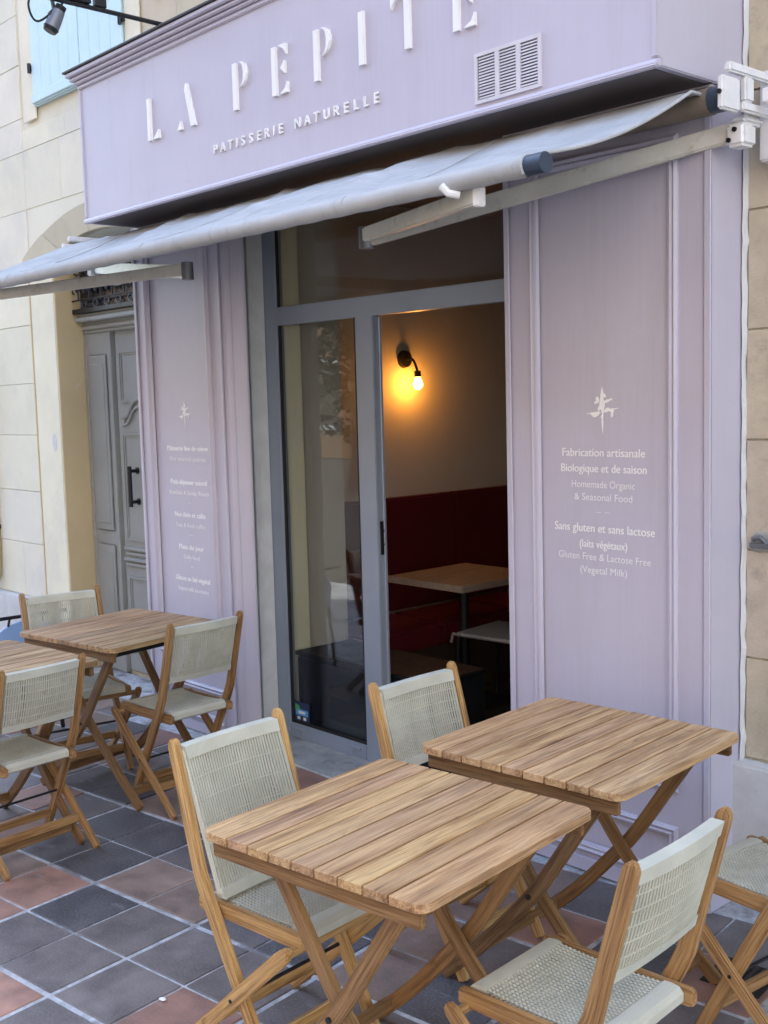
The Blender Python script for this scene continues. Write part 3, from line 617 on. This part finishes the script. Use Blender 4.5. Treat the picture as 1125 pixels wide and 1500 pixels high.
wpart(MB().box((-3.9685, 3.566, 1.04), (-3.964, 3.584, 1.20)).tube([(-3.966, 3.575, 1.155), (-3.955, 3.575, 1.155)], 0.006, 8).tube([(-3.966, 3.575, 1.09), (-3.955, 3.575, 1.09)], 0.006, 8), 'lock_plate', M['black'], gdo)
m = MB(); m.tube([(-4.60, 3.55, 0.035), (-4.60, 3.545, 0.035)], 0.008, 8); m.tube([(-4.20, 3.55, 0.035), (-4.20, 3.545, 0.035)], 0.008, 8); m.box((-4.66, 3.545, .052), (-4.58, 3.5535, .062)); m.box((-4.22, 3.545, .052), (-4.14, 3.5535, .062)); wpart(m, 'drain_cap', AL, gdo, .001)
wpart(B((-4.692, 3.5692, 0.098), (-4.565, 3.5715, 0.200)), 'sticker', M['sticker_dark'], gdo)
wpart(MB().box((-4.68, 3.5675, 0.128), (-4.577, 3.569, 0.160)), 'sticker', M['sticker_blue'], gdo)
m = MB(); m.prism([(-4.683, .158), (-4.640, .158), (-4.655, .180), (-4.680, .186)], lambda a, b, d: (a, d, b), 3.5672, 3.569); wpart(m, 'sticker', M['sticker_green'], gdo)
m = MB()
for x in (-4.655, -4.605): m.box((x - .011, 3.5675, .105), (x + .011, 3.569, .121))
m.box((-4.655, 3.567, .138), (-4.60, 3.5674, .152)); wpart(m, 'sticker', M['paper'], gdo)
wpart(B((-4.800, 3.265, -0.004), (-2.902, 3.5525, 0.010)), 'threshold_slab', M['sill'], shop, 0.004)

# ------------------------------------------------------------------ interior of the shop
ifl = B((-5.6, 3.603, -0.05), (-1.4, 8.3, 0.006)).build('interior_floor', M['int_floor'], None, kind='structure')
iw = MB()
for a, b in (((-5.45, 3.62, 0.006), (-4.765, 4.02, 2.95)), ((-5.45, 4.02, 0.006), (-5.17, 8.3, 2.95)), ((-5.17, 8.1, 0.006), (-1.5, 8.3, 2.95)), ((-1.6, 3.905, 0.006), (-1.5, 8.1, 2.95))): iw.box(a, b)
B((-4.766, 3.6201, 0.45), (-4.742, 3.735, 2.94)).build('interior_wall', M['cream_strip'], None, 0.004, kind='structure')
iw.build('interior_wall', M['cream_wall'], None, kind='structure')
B((-5.46, 3.605, 2.95), (-1.4, 8.31, 3.05)).build('interior_ceiling', M['ceiling'], None, kind='structure')
ob = thing('red_banquette', 'long dark red upholstered banquette along the wall inside the shop', 'bench', (-4.9, 5.5, 0.006))
for k in range(5):
    y0 = 4.03 + k * 0.60; wpart(B((-5.168, y0 + .002, 0.47), (-5.085, y0 + .598, 1.168)), 'back_cushion', M['red'], ob, 0.012, 2)
    wpart(B((-5.08, y0 + .002, 0.33), (-4.62, y0 + .598, 0.465)), 'seat_cushion', M['red'], ob, 0.02, 2)
wpart(B((-5.16, 4.03, 0.008), (-4.66, 7.03, 0.328)), 'bench_base', M['int_floor'], ob)
it = thing('cafe_table', 'small square pale wood table by the red banquette inside', 'table', (-4.49, 4.67, 0.006))
wpart(B((-4.79, 4.345, 0.722), (-4.185, 5.0, 0.760)), 'tabletop', M['pale_wood'], it, 0.004, 2)
wpart(MB().tube([(-4.49, 4.67, 0.02), (-4.49, 4.67, 0.72)], 0.03, 12), 'pedestal', M['black'], it, 0, 1, True)
wpart(MB().box((-4.70, 4.46, 0.008), (-4.28, 4.88, 0.026)), 'table_foot', M['black'], it, 0.004)
bx = thing('black_crate', 'low black box behind the glass pane beside the shop door', 'box', (-4.25, 3.82, 0.006))
wpart(B((-4.75, 3.64, 0.007), (-3.72, 4.015, 0.425)), 'box_body', M['blackmatte'], bx, 0.01, 2)
wpart(B((-4.757, 3.632, 0.4255), (-3.713, 4.018, 0.447)), 'box_lid', M['blackmatte'], bx, 0.006, 2)
wpart(MB().tube([(-3.85, 3.631, .40), (-3.85, 3.622, .40)], 0.014, 10), 'box_knob', M['white_metal'], bx, 0, 1, True)
ic = thing('inside_chair', 'black metal chair with dark seat standing inside behind the open door', 'chair', (-4.19, 4.70, 0.006), R(187))
seat = MB(); seat.box((-0.21, -0.21, 0.435), (0.21, 0.21, 0.46)); seat.build('seat', M['seat_grey'], ic, 0.012, 2)
MB().tube([(-0.21, 0.218, .452), (.21, 0.218, .452), (.225, .205, .44), (.235, .205, .40)], 0.011, 10).build('seat_edge', M['steel'], ic, 0, 1, True)
for sx, sy in ((1, 1), (1, -1), (-1, 1), (-1, -1)): MB().tube([(sx * .19, sy * .19, .435), (sx * .22, sy * .21, 0)], 0.011, 8).build('leg', M['black'], ic, 0, 1, True)
MB().tube([(-.20, -.20, .44), (-.26, -.20, .82), (-.26, .20, .82), (-.20, .20, .44)], 0.011, 8).build('backrest', M['black'], ic, 0, 1, True)
wl = thing('wall_lamp', 'lit bare-bulb wall lamp on a black bracket inside the shop', 'lamp', (-5.168, 4.88, 2.02))
wpart(MB().tube([(-5.17, 4.88, 2.02), (-5.145, 4.88, 2.02)], [0.055, 0.05], 20), 'wall_plate', M['black'], wl, 0, 1, True)
wpart(MB().tube(spline([(-5.145, 4.88, 2.02), (-5.09, 4.882, 2.015), (-5.06, 4.885, 1.96), (-5.055, 4.887, 1.925)], 5), 0.008, 8), 'lamp_arm', M['black'], wl, 0, 1, True)
wpart(MB().tube([(-5.055, 4.887, 1.945), (-5.055, 4.888, 1.905)], 0.021, 12), 'lamp_holder', M['black'], wl, 0, 1, True)
wpart(MB().tube([(-5.055, 4.888, 1.906), (-5.055, 4.888, 1.885), (-5.055, 4.888, 1.86), (-5.055, 4.888, 1.84), (-5.055, 4.888, 1.83)], [0.014, 0.022, 0.03, 0.022, 0.008], 14), 'bulb', M['bulb'], wl, 0, 1, True)

# ------------------------------------------------------------------ awning
aw = thing('awning', 'half-extended pale grey canvas awning on folding arms over the shop door', 'awning', (-3.81, 3.2, 2.67))
RY, RZ, BY, BZ = 3.195, 2.668, 2.45, 2.405
AX0, AX1 = -6.15, -1.965
m = MB(); rows = []; nx = 90
def hsh(a): return math.sin(a * 12.9898) * 43758.5453 % 1.0
for i in range(nx + 1):
    t = i / nx; x = AX0 + (AX1 - 0.115 - AX0) * t; row = []
    wob = 0.010 * math.sin(x * 5.1) + 0.006 * math.sin(x * 11.7 + 1) + 0.004 * math.sin(x * 23)
    for a in range(5):                                              # over the roller
        an = R(120 - a * 25); row.append((x + 0.10 * 1.0 * (t > .5) * (t - .5) * 2, RY - 0.046 * math.cos(an) * -1, RZ + 0.046 * math.sin(an)))
    for k in range(1, 15):
        s_ = k / 15; y = RY - 0.04 + (BY - RY + 0.04) * s_; z = RZ + 0.046 + (BZ + 0.029 - RZ - 0.046) * s_
        sag = -0.035 * math.sin(math.pi * s_) * (0.5 + 0.5 * math.sin(x * 2.3 + 0.6)) + wob * math.sin(math.pi * s_)
        fold = 0.016 * math.exp(-((x + 4.75 + 0.4 * s_) / 0.035) ** 2) + 0.009 * math.exp(-((x + 2.6 - 0.35 * s_) / 0.03) ** 2) - 0.010 * math.exp(-((x + 3.45 - 0.7 * s_) / 0.04) ** 2) + 0.014 * math.exp(-((x + 4.05 - 0.5 * s_) / 0.05) ** 2) + 0.010 * math.exp(-((x + 3.0 + 0.6 * s_) / 0.06) ** 2)
        edge = -0.03 * math.sin(math.pi * s_) * max(0, (t - 0.9) / 0.1) ** 2
        row.append((x + 0.10 * (t > .5) * (t - .5) * 2 * (1 - s_), y, z + sag + fold + edge))
    for a in range(9):                                              # round the front bar
        an = R(80 + a * 30); row.append((x, BY + 0.0295 * math.cos(an) * 1.0, BZ + 0.0295 * math.sin(an) + 0.0015 * math.sin(x * 40 + a)))
    rows.append(row)
m.strip(rows); cv = wpart(m, 'awning_canvas', M['canvas'], aw, 0, 1, True)
for i in (17, 45, 73):
    q = MB(); q.bar([Vector(p) + Vector((0, -.0006, .0012)) for p in rows[i]], (1, 0, 0), 0.022, 0.0022); wpart(q, 'seam', M['canvas'], cv, 0, 1, True)
q = MB(); q.tube([Vector(p) for p in rows[-1][3:-3]], 0.0055, 8); wpart(q, 'hem', M['canvas'], cv, 0, 1, True)
wpart(MB().tube([(AX0, BY, BZ), (AX1 - 0.11, BY, BZ)], 0.0275, 16), 'front_bar', M['arm'], aw, 0, 1, True)
wpart(MB().tube([(AX1 - 0.112, BY, BZ), (AX1 - 0.05, BY, BZ)], [0.029, 0.029], 16), 'bar_end_cap', M['navy'], aw, 0, 1, True)
wpart(MB().tube([(AX0 - .05, RY, RZ), (AX1, RY, RZ)], 0.043, 18), 'roller', M['roll_shade'], aw, 0, 1, True)
wpart(MB().tube([(AX1, RY, RZ), (AX1 + 0.055, RY, RZ)], 0.040, 18), 'roller_end', M['navy'], aw, 0, 1, True)
def arm(sgn):
    mx = lambda x: x if sgn > 0 else (-7.62 - x if x < -3 else -8.05 - x)
    sh, el, fo = Vector((mx(-1.95), 3.30, 2.585)), Vector((mx(-3.20), 2.85, 2.372)), Vector((mx(-2.29), BY + 0.03, BZ - 0.045))
    a = MB(); a.bar([sh, el], (0, 0, 1) if False else (Vector((0, 0, 1)) - (el - sh).normalized() * (el - sh).normalized().z), 0.060, 0.034)
    ao = wpart(a, 'folding_arm', M['arm'], aw, 0.005, 2)
    b = MB(); el2 = el + Vector((0, -0.012, 0.012)); d = (fo - el2).normalized(); b.bar([el2, fo], Vector((0, 0, 1)) - d * d.z, 0.052, 0.030)
    wpart(b, 'forearm', M['arm'], ao, 0.005, 2)
    wpart(MB().tube([el + Vector((0, -.005, -.036)), el + Vector((0, -.005, .042))], 0.028, 14), 'elbow_joint', M['spot_grey'], ao, 0, 1, True)
    c = MB(); c.box((fo.x - .013, BY + .012, BZ - .078), (fo.x + .013, BY + .046, BZ - .02)); hk = MB(); hk.tube([(fo.x - .09, BY - .034, BZ - .012), (fo.x - .07, BY - .026, BZ - .034), (fo.x - .05, BY, BZ - .040)], 0.012, 8)
    wpart(c, 'bar_clip', M['white_metal'], ao, 0.004, 2); wpart(hk, 'bar_hook', M['white_metal'], ao, 0, 1, True)
    return ao
arm(1); arm(-1)
def bracket(sgn):
    mx = lambda a, b: (a, b) if sgn > 0 else (-8.05 - b, -8.05 - a)
    def bxx(m, x0, x1, y0, y1, z0, z1): a, b = mx(x0, x1); m.box((a, y0, z0), (b, y1, z1))
    m = MB(); bxx(m, -1.925, -1.865, 3.40, 3.484, 2.50, 2.78); bxx(m, -1.905, -1.885, 3.24, 3.40, 2.63, 2.66); bxx(m, -1.908, -1.882, 3.16, 3.40, 2.735, 2.765); bxx(m, -1.906, -1.884, 3.12, 3.22, 2.62, 2.72)
    bxx(m, -1.907, -1.883, 3.25, 3.30, 2.6601, 2.7349)
    p = wpart(m, 'wall_bracket', M['white_metal'], aw, 0.006, 2)
    m = MB(); bxx(m, -1.965, -1.90, 3.265, 3.345, 2.535, 2.605); bxx(m, -1.965, -1.905, 3.285, 3.40, 2.605, 2.630); bxx(m, -1.99, -1.965, 3.275, 3.325, 2.56, 2.61)
    wpart(m, 'arm_shoulder', M['white_metal'], p, 0.010, 3)
    if sgn > 0:
        m = MB()
        for x, y, z in ((-1.93, 3.264, 2.585), (-1.95, 3.264, 2.555), (-1.895, 3.119, 2.67)): m.tube([(x, y, z), (x, y - .006, z)], 0.008, 8)
        m.tube([(-1.9, 3.399, 2.70), (-1.9, 3.393, 2.70)], .009, 8); wpart(m, 'bolt', M['black'], p)
        wpart(MB().box((-1.86, 3.30, 2.655), (-0.9, 3.345, 2.70)), 'torsion_bar', M['white_metal'], p, 0.004)
bracket(1); bracket(-1)

# ------------------------------------------------------------------ spotlight over the fascia
sp_ = thing('sign_spotlight', 'small grey spotlight hanging from a black arm above the shop sign', 'spotlight', (-4.70, 3.48, 3.55))
LX = -4.705
wpart(MB().tube([(LX, 3.484, 3.535), (LX, 2.05, 3.545)], 0.0105, 10), 'lamp_arm', M['black'], sp_, 0, 1, True)
wpart(MB().box((LX - .02, 2.40, 3.552), (LX + .02, 2.58, 3.58)).box((LX - .012, 2.60, 3.55), (LX + .012, 2.66, 3.60)), 'driver_box', M['black'], sp_, 0.004)
wpart(MB().bar(spline([(LX, 2.40, 3.54), (LX, 2.405, 3.50), (LX, 2.385, 3.475), (LX, 2.405, 3.45)], 5), (1, 0, 0), 0.016, 0.010), 'yoke', M['black'], sp_)
d = Vector((-0.15, -0.35, -0.75)).normalized(); c0 = Vector((LX, 2.41, 3.455))
wpart(MB().tube([c0 - d * .042, c0 + d * .0, c0 + d * .040], [0.026, 0.031, 0.033], 16), 'lamp_head', M['spot_grey'], sp_, 0, 1, True)
wpart(MB().tube([c0 + d * .0401, c0 + d * .058], [0.035, 0.028], 16), 'lamp_ring', M['black'], sp_, 0, 1, True)
for k in range(3): wpart(MB().tube([c0 - d * (.045 + k * .008), c0 - d * (.049 + k * .008)], 0.024, 16), 'cooling_fin', M['black'], sp_, 0, 1, True)
wpart(MB().tube(spline([c0 - d * .08, (LX - .02, 2.34, 3.44), (LX - .02, 2.30, 3.50), (LX - .01, 2.33, 3.56), (LX, 2.40, 3.57)], 8), 0.005, 8), 'cable', M['black'], sp_, 0, 1, True)

# ------------------------------------------------------------------ teak tables
def make_table(label):
    t = thing('folding_table', label, 'table', group='square slatted teak tables')
    xs = [-0.35, -0.252]
    for k in range(7): xs.append(-0.252 + (k + 1) * 0.504 / 7)
    xs.append(0.35); shared = None
    for k in range(9):
        a, b = xs[k] + 0.0030, xs[k + 1] - 0.0030; w = b - a; L = 0.345
        if k in (0, 8):
            r_ = 0.034; sg = -1 if k == 0 else 1; out = [(-sg * w / 2, -L)]
            out += [(sg * (w / 2 - r_ + r_ * math.sin(q)), -L + r_ - r_ * math.cos(q)) for q in [R(15 * i) for i in range(7)]] + [(sg * (w / 2 - r_ + r_ * math.cos(q)), L - r_ + r_ * math.sin(q)) for q in [R(15 * i) for i in range(7)]] + [(-sg * w / 2, L)]
            me = MB().prism(out, lambda p, q, d: (p, q, d), 0.728, 0.750).mesh('plank', M['teak'], 0.0014, 1)
        else:
            if shared is None: shared = MB().box((-w / 2, -L, 0.728), (w / 2, L, 0.750)).mesh('plank', M['teak'], 0.0014, 1)
            me = shared
        o = obj('plank', me, t); o.location = ((a + b) / 2, random.uniform(-.001, .001), random.uniform(-.0008, .0008))
    for y in (-0.315, 0.315): MB().box((-0.325, y - .011, 0.682), (0.325, y + .011, 0.7275)).build('apron', M['oak'], t, 0.003, 2)
    for s_, name in ((1, 'B'), (-1, 'A')):
        P = [(s_ * x, 0, z) for x, z in ((0.262, 0.722), (0.19, 0.625), (0.04, 0.40), (-0.06, 0.28), (-0.20, 0.13), (-0.335, 0.008))]; pts = spline(P, 4)
        lat = 0.262 if s_ == 1 else 0.222
        me = MB().bar(pts, (0, 1, 0), 0.022, 0.042).mesh('leg', M['oak'], 0.0035, 2)
        for y in (-lat, lat): o = obj('leg', me, t); o.location = (0, y, 0)
        MB().box((-s_ * .272 - .011, -lat + .012, .052), (-s_ * .272 + .011, lat - .012, .088)).build('stretcher', M['oak'], t, 0.003, 2)
        MB().tube([(s_ * .235, -lat - .012, .690), (s_ * .235, lat + .012, .690)], 0.010, 10).build('pivot_rod', M['black'], t, 0, 1, True)
    for y in (-0.274, 0.274): MB().tube([(0.0, y - .004, .352), (0.0, y + .004, .352)], 0.008, 10).build('bolt', M['black'], t, 0, 1, True)
    return t
def kids(o): return [x for x in bpy.data.objects if x.parent == o]
t0 = make_table('x')
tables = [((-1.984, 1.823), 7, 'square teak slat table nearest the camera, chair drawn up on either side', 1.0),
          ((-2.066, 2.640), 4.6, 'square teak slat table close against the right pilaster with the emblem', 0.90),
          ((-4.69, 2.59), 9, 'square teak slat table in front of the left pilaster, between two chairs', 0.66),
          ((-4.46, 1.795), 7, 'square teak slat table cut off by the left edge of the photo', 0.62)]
tt = [t0] + [copy_tree(t0) for _ in tables[1:]]
for t, (c, a, lab, wt) in zip(tt, tables):
    t.location = (c[0], c[1], 0); t.rotation_euler = (0, 0, R(a)); t['label'] = lab
    for ch in kids(t):
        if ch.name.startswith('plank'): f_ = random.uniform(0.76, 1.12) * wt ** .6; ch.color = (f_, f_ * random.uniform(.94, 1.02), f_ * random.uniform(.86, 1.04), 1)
        else: f_ = random.uniform(0.85, 1.1) * (0.66 if wt > .95 else .50); ch.color = (f_, f_ * .96, f_ * .92, 1)  # legs and aprons tinted down: shadow beneath the tabletops painted in

# ------------------------------------------------------------------ folding chairs
PX, PZ = lambda z: 0.0, 0
def post_x(z): return 0.10 * (0.87 - z) / 0.37 if z > 0.5 else 0.10 + 0.27 * (0.5 - z) / 0.5
def make_back(name, parent, zb, xb):
    """two layers of cord wrapped round a top and a bottom rail"""
    HW = 0.170; zt, xt = 0.838, post_x(0.838) + 0.004
    bow = lambda y: -0.022 * (1 - (y / HW) ** 2)
    def pos(y, s_, side):                                           # s_ 0 top .. 1 bottom
        x = xt + (xb - xt) * s_ + bow(y) * (0.35 + 0.65 * math.sin(math.pi * min(1, s_ * .9 + .05))); z = zt + (zb - zt) * s_
        return Vector((x + side * 0.011, y, z))
    m = MB(); n = 44
    def ribbon(pts, w, side_v, th):
        m.bar(pts, side_v, th, w)
    for side in (-1, 1):
        nn = 36 if side > 0 else 33
        for k in range(nn):
            y = -HW + 0.006 + (2 * HW - 0.012) * k / (nn - 1)
            m.bar([pos(y, s_ / 8, side) for s_ in range(9)], (1, 0, 0), 0.0028, 0.0058)
        for k in range(5):
            s_ = 0.2 + 0.62 * k / 4
            m.bar([pos(-HW + 2 * HW * q / 10, s_, side * 1.12) for q in range(11)], (1, 0, 0.2), 0.0020, 0.0030)
    b = m.build(name, M['cord'], parent)
    ny = 14; LN = math.hypot(zt - zb, xt - xb); t1, t2, b1, b2 = -0.013 / LN, 0.022 / LN, 1 - 0.016 / LN, 1 + 0.012 / LN
    def band(s0, s1, rr):
        rows = []
        for q in range(ny + 1):
            y = -HW + 2 * HW * q / ny; row = []
            for side, ss in ((1, (s0, (s0 + s1) / 2, s1)), (-1, (s1, (s0 + s1) / 2, s0))):
                for s_ in ss: row.append(pos(y, s_, side * rr))
            rows.append(row)
        return rows
    for s0, s1 in ((t1, t2), (b1, b2)):
        e = MB(); e.strip(band(s0, s1, 1.5), True)
        for y in (-HW, HW):
            e.add([pos(y, s0, 1.5), pos(y, (s0 + s1) / 2, 1.5), pos(y, s1, 1.5), pos(y, s1, -1.5), pos(y, (s0 + s1) / 2, -1.5), pos(y, s0, -1.5)], [(0, 1, 2, 3, 4, 5)])
        e.build('sling_edge', M['cord_edge'], b, 0, 1, True)
    for y in (-HW, HW): MB().tube([pos(y, s_ / 6, 0) for s_ in range(7)], 0.008, 8).build('side_cord', M['cord_edge'], b, 0, 1, True)
    return b
def make_chair(tall=False):
    t = thing('folding_chair', 'x', 'chair', group='folding chairs with woven cord seats')
    zs = [0.004, 0.12, 0.25, 0.38, 0.46, 0.52, 0.60, 0.72, 0.83, 0.855, 0.868, 0.874]
    ws = [0.034, 0.038, 0.040, 0.041, 0.042, 0.042, 0.040, 0.038, 0.036, 0.034, 0.024, 0.008]
    me = MB().bar([(post_x(z), 0, z) for z in zs], (0, 1, 0), 0.024, ws).mesh('post', M['oak'], 0.004, 2)
    for y in (-0.190, 0.190): o = obj('post', me, t); o.location = (0, y, 0)
    L = [(0.0, 0.004), (0.15, 0.137), (0.30, 0.274), (0.43, 0.393), (0.452, 0.413), (0.462, 0.422), (0.466, 0.426)]
    me = MB().bar([(x, 0, z) for x, z in L], (0, 1, 0), 0.022, [0.034, 0.038, 0.040, 0.040, 0.034, 0.022, 0.008]).mesh('leg', M['oak'], 0.004, 2)
    for y in (-0.215, 0.215): o = obj('leg', me, t); o.location = (0, y, 0)
    me = MB().bar([(0.058, 0, 0.425), (0.066, 0, 0.425), (0.30, 0, 0.425), (0.462, 0, 0.425), (0.470, 0, 0.425)], (0, 1, 0), 0.022, [0.028, 0.042, 0.042, 0.042, 0.028]).mesh('seat_rail', M['oak'], 0.004, 2)
    for y in (-0.163, 0.163): o = obj('seat_rail', me, t); o.location = (0, y, 0)
    MB().tube([(0.445, -0.222, 0.405), (0.445, 0.222, 0.405)], 0.012, 10).build('front_rod', M['oak'], t, 0, 1, True)
    MB().tube([(0.20, -0.175, 0.10 - .02), (0.20, 0.175, 0.08)], 0.001, 4)
    MB().box((0.110, -0.204, 0.100), (0.130, 0.204, 0.135)).build('stretcher', M['oak'], t, 0.004, 2)
    MB().box((0.300, -0.178, 0.088), (0.320, 0.178, 0.122)).build('stretcher', M['oak'], t, 0.004, 2)
    MB().tube([(0.242, -0.228, 0.222), (0.242, 0.228, 0.222)], 0.0055, 8).build('pivot_bolt', M['black'], t, 0, 1, True)
    # woven seat
    SW, x0, x1 = 0.148, 0.098, 0.436; zz = 0.449
    dip = lambda x, y: zz - 0.014 * math.sin(math.pi * max(0, min(1, (x - x0) / (x1 - x0)))) * (1 - 0.5 * (y / SW) ** 2)
    m = MB(); na, nb = 25, 27
    for k in range(na):                                             # upper cords: a row of rounded stitches each
        y = -SW + 0.008 + (2 * SW - .016) * k / (na - 1)
        m.bar([(x0 + (x1 - x0) * q / (2 * nb), y, dip(x0 + (x1 - x0) * q / (2 * nb), y) + (0.0014 if q % 2 else -0.0020)) for q in range(2 * nb + 1)], (0, 1, 0), 0.0080, 0.0034)
    for q in range(nb):                                             # cords that cross underneath
        x = x0 + (x1 - x0) * (q + 0.5) / nb
        m.bar([(x, -SW + 2 * SW * k / 8, dip(x, -SW + 2 * SW * k / 8) - 0.005) for k in range(9)], (1, 0, 0), 0.0052, 0.003)
    s_ = m.build('seat', M['cord'], t)
    for xe, sg in ((x0 - 0.002, -1), (x1 + 0.004, 1)):
        e = MB(); rows = []
        for q in range(9):
            y = -SW + 2 * SW * q / 8; rows.append([(xe - sg * 0.032, y, dip(xe - sg * .032, y) + .0035), (xe - sg * .015, y, zz + .0028), (xe + sg * .006, y, zz), (xe + sg * .017, y, zz - .012), (xe + sg * .016, y, zz - .032), (xe, y, zz - .042), (xe - sg * .012, y, zz - .034), (xe - sg * 0.032, y, zz - .016)])
        e.strip(rows, True)
        for r_ in (rows[0], rows[-1]): e.add(r_, [tuple(range(8))])
        e.build('seat_edge', M['cord_edge'], s_, 0, 1, True)
    if tall: make_back('backrest', t, 0.470, 0.150)
    else: make_back('backrest', t, 0.605, post_x(0.605) + 0.004)
    return t
ch_tall = make_chair(True); ch0 = make_chair(False)
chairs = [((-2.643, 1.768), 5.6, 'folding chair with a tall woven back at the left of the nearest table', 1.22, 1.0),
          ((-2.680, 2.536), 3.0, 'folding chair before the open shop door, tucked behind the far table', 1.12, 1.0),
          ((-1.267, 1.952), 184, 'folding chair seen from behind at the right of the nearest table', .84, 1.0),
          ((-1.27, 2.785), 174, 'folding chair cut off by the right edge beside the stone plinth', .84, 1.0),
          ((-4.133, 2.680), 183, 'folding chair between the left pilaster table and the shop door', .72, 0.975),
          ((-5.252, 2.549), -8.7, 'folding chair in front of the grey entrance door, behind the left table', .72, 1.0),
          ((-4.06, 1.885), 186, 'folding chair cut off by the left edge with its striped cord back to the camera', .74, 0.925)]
cl = [ch_tall, ch0] + [copy_tree(ch0) for _ in chairs[2:]]
for t, (c, a, lab, wt, sc) in zip(cl, chairs):
    t.location = (c[0], c[1], 0); t.rotation_euler = (0, 0, R(a)); t.scale = (sc, sc, sc); t['label'] = lab
    for ch in kids(t):
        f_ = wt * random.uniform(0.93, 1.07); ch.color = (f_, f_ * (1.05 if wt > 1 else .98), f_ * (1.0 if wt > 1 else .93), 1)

# ------------------------------------------------------------------ blue chair at the left edge, drain, scraps
bc = thing('blue_chair', 'light blue metal chair with rounded back and black rail at the left edge', 'chair', (-6.00, 2.58, 0), R(185))
m = MB(); prof = [(-.19, .40), (-.19, .52)] + [(-.19 * math.cos(q), .53 + .11 * math.sin(q)) for q in [R(15 * i) for i in range(13)]] + [(.19, .52), (.19, .40)]
m.prism(prof, lambda a, b, d: (d - (b - .4) * .15, a, b), -.19, -.175); m.build('backrest', M['cyan_chair'], bc, 0.004, 2)
MB().box((-.19, -.2, .40), (.2, .2, .42)).build('seat', M['cyan_chair'], bc, 0.008, 2)
for sx in (-.18, .18):
    for sy in (-.18, .18): MB().tube([(sx, sy, .40), (sx * 1.15, sy * 1.1, 0)], 0.012, 8).build('leg', M['black'], bc, 0, 1, True)
MB().tube([(-.235, -.24, .662), (-.235, .24, .672)], 0.010, 8).tube([(-.215, -.10, .62), (-.235, -.10, .668)], .007, 6).tube([(-.215, .10, .62), (-.235, .10, .668)], .007, 6).build('top_rail', M['black'], bc, 0, 1, True)
gp = [tile_ij(1082, 1432)]
def ground_at(px, py):
    d = Vector(((px - 562.5) / F_PX, (py - 750) / F_PX, 1)); d = Mc.transposed() @ d; return CAM + d * (-1.78 / d.z)
q = ground_at(1085, 1432)
dr = thing('drain_grate', 'dark square iron drain grate in the tiles behind the right chair', 'drain', (q.x, q.y, 0.0), UA)
MB().box((-.09, -.09, .0015), (.09, .09, .005)).build('grate_frame', M['dark_gap'], dr)
for k in range(7): MB().box((-.075 + k * .023, -.08, .0051), (-.063 + k * .023, .08, .009)).build('grate_bar', M['black'], dr, .001)
for (px, py), s_, lab in (((238, 1465), .013, 'crumpled white paper scrap on the tiles in the foreground'),):
    q = ground_at(px, py); m = MB(); n = 9
    ring = [(q.x + s_ * (1 + .4 * hsh(k + px)) * math.cos(k * 6.283 / n), q.y + s_ * .55 * (1 + .5 * hsh(k * 3 + px)) * math.sin(k * 6.283 / n), .002 + .005 * hsh(k * 7 + px)) for k in range(n)]
    m.add(ring + [(q.x, q.y, .007), (q.x, q.y, .001)], [(k, (k + 1) % n, n) for k in range(n)] + [((k + 1) % n, k, n + 1) for k in range(n)])
    o = m.build('paper_scrap', M['paper']); o['label'] = lab; o['category'] = 'litter'

# ------------------------------------------------------------------ across the street (seen in the glass, and the light it sends back)
op = thing('opposite_building', 'sunlit ochre building across the street mirrored in the shop glass', 'building', (-15, -15, 0))
wpart(B((-48, -17, 0), (22, -15, 15)), 'wall', M['opp'], op)
rb = thing('bounce_building', 'added unseen pale building that bounces sunlight onto right-facing sides', 'building', (12, -8, 0))  # unseen, added to bounce warm sunlight onto the faces turned right
wpart(B((6.5, -24, 0), (14, -1.0, 17)), 'wall', M['opp2'], rb)
pane = B((-.55, -.03, 0), (.55, .03, 1.9)).mesh('window', M['glass_dark']); fr_ = MB().box((-.68, -.05, -.12), (.68, .04, 0)).box((-.68, -.05, 1.9), (.68, .04, 2.05)).mesh('window_trim', M['white_metal'])
for x in range(-36, -10, 3):
    for z in (1.0, 4.4, 7.8):
        for nm, me in (('window', pane), ('window_trim', fr_)):
            o = obj(nm, me); o.location = (x, -14.99, z); at(o, op)
def tree(x, y, h, sd):
    rnd = random.Random(sd); t = thing('street_tree', 'leafy plane tree across the street mirrored in the shop glass', 'tree', (x, y, 0), group='plane trees across the street')
    m = MB(); m.tube([(x, y, -.02), (x + .1, y, h * .3), (x, y + .1, h * .55)], [.2, .16, .1], 10)
    for k in range(6): a = k * 1.05; m.tube([(x, y, h * .4), (x + math.cos(a) * .8, y + math.sin(a) * .8, h * .6), (x + math.cos(a) * 1.6, y + math.sin(a) * 1.6, h * .78)], [.09, .06, .03], 7)
    wpart(m, 'trunk', M['bark'], t)
    m = MB()
    for k in range(2600):
        while True:
            p = Vector((rnd.uniform(-1, 1), rnd.uniform(-1, 1), rnd.uniform(-1, 1)))
            if .3 < p.length < 1: break
        c = Vector((x + p.x * 2.1, y + p.y * 2.1, h * .50 + p.z * h * .36)); u = Vector((rnd.gauss(0, 1), rnd.gauss(0, 1), rnd.gauss(0, 1))).normalized(); w = u.orthogonal().normalized(); s_ = rnd.uniform(.08, .16)
        m.add([c + u * s_, c + w * s_ * .6, c - u * s_, c - w * s_ * .6], [(0, 1, 2, 3)])
    wpart(m, 'crown', M['leaf'], t); return t
for x, y, h, sd_, lab in ((-13.5, -7.5, 5.6, 3, 'shorter leafy plane tree across the street'), (-17.5, -8, 6.2, 9, 'taller leafy plane tree across the street')): tree(x, y, h, sd_)['label'] = lab
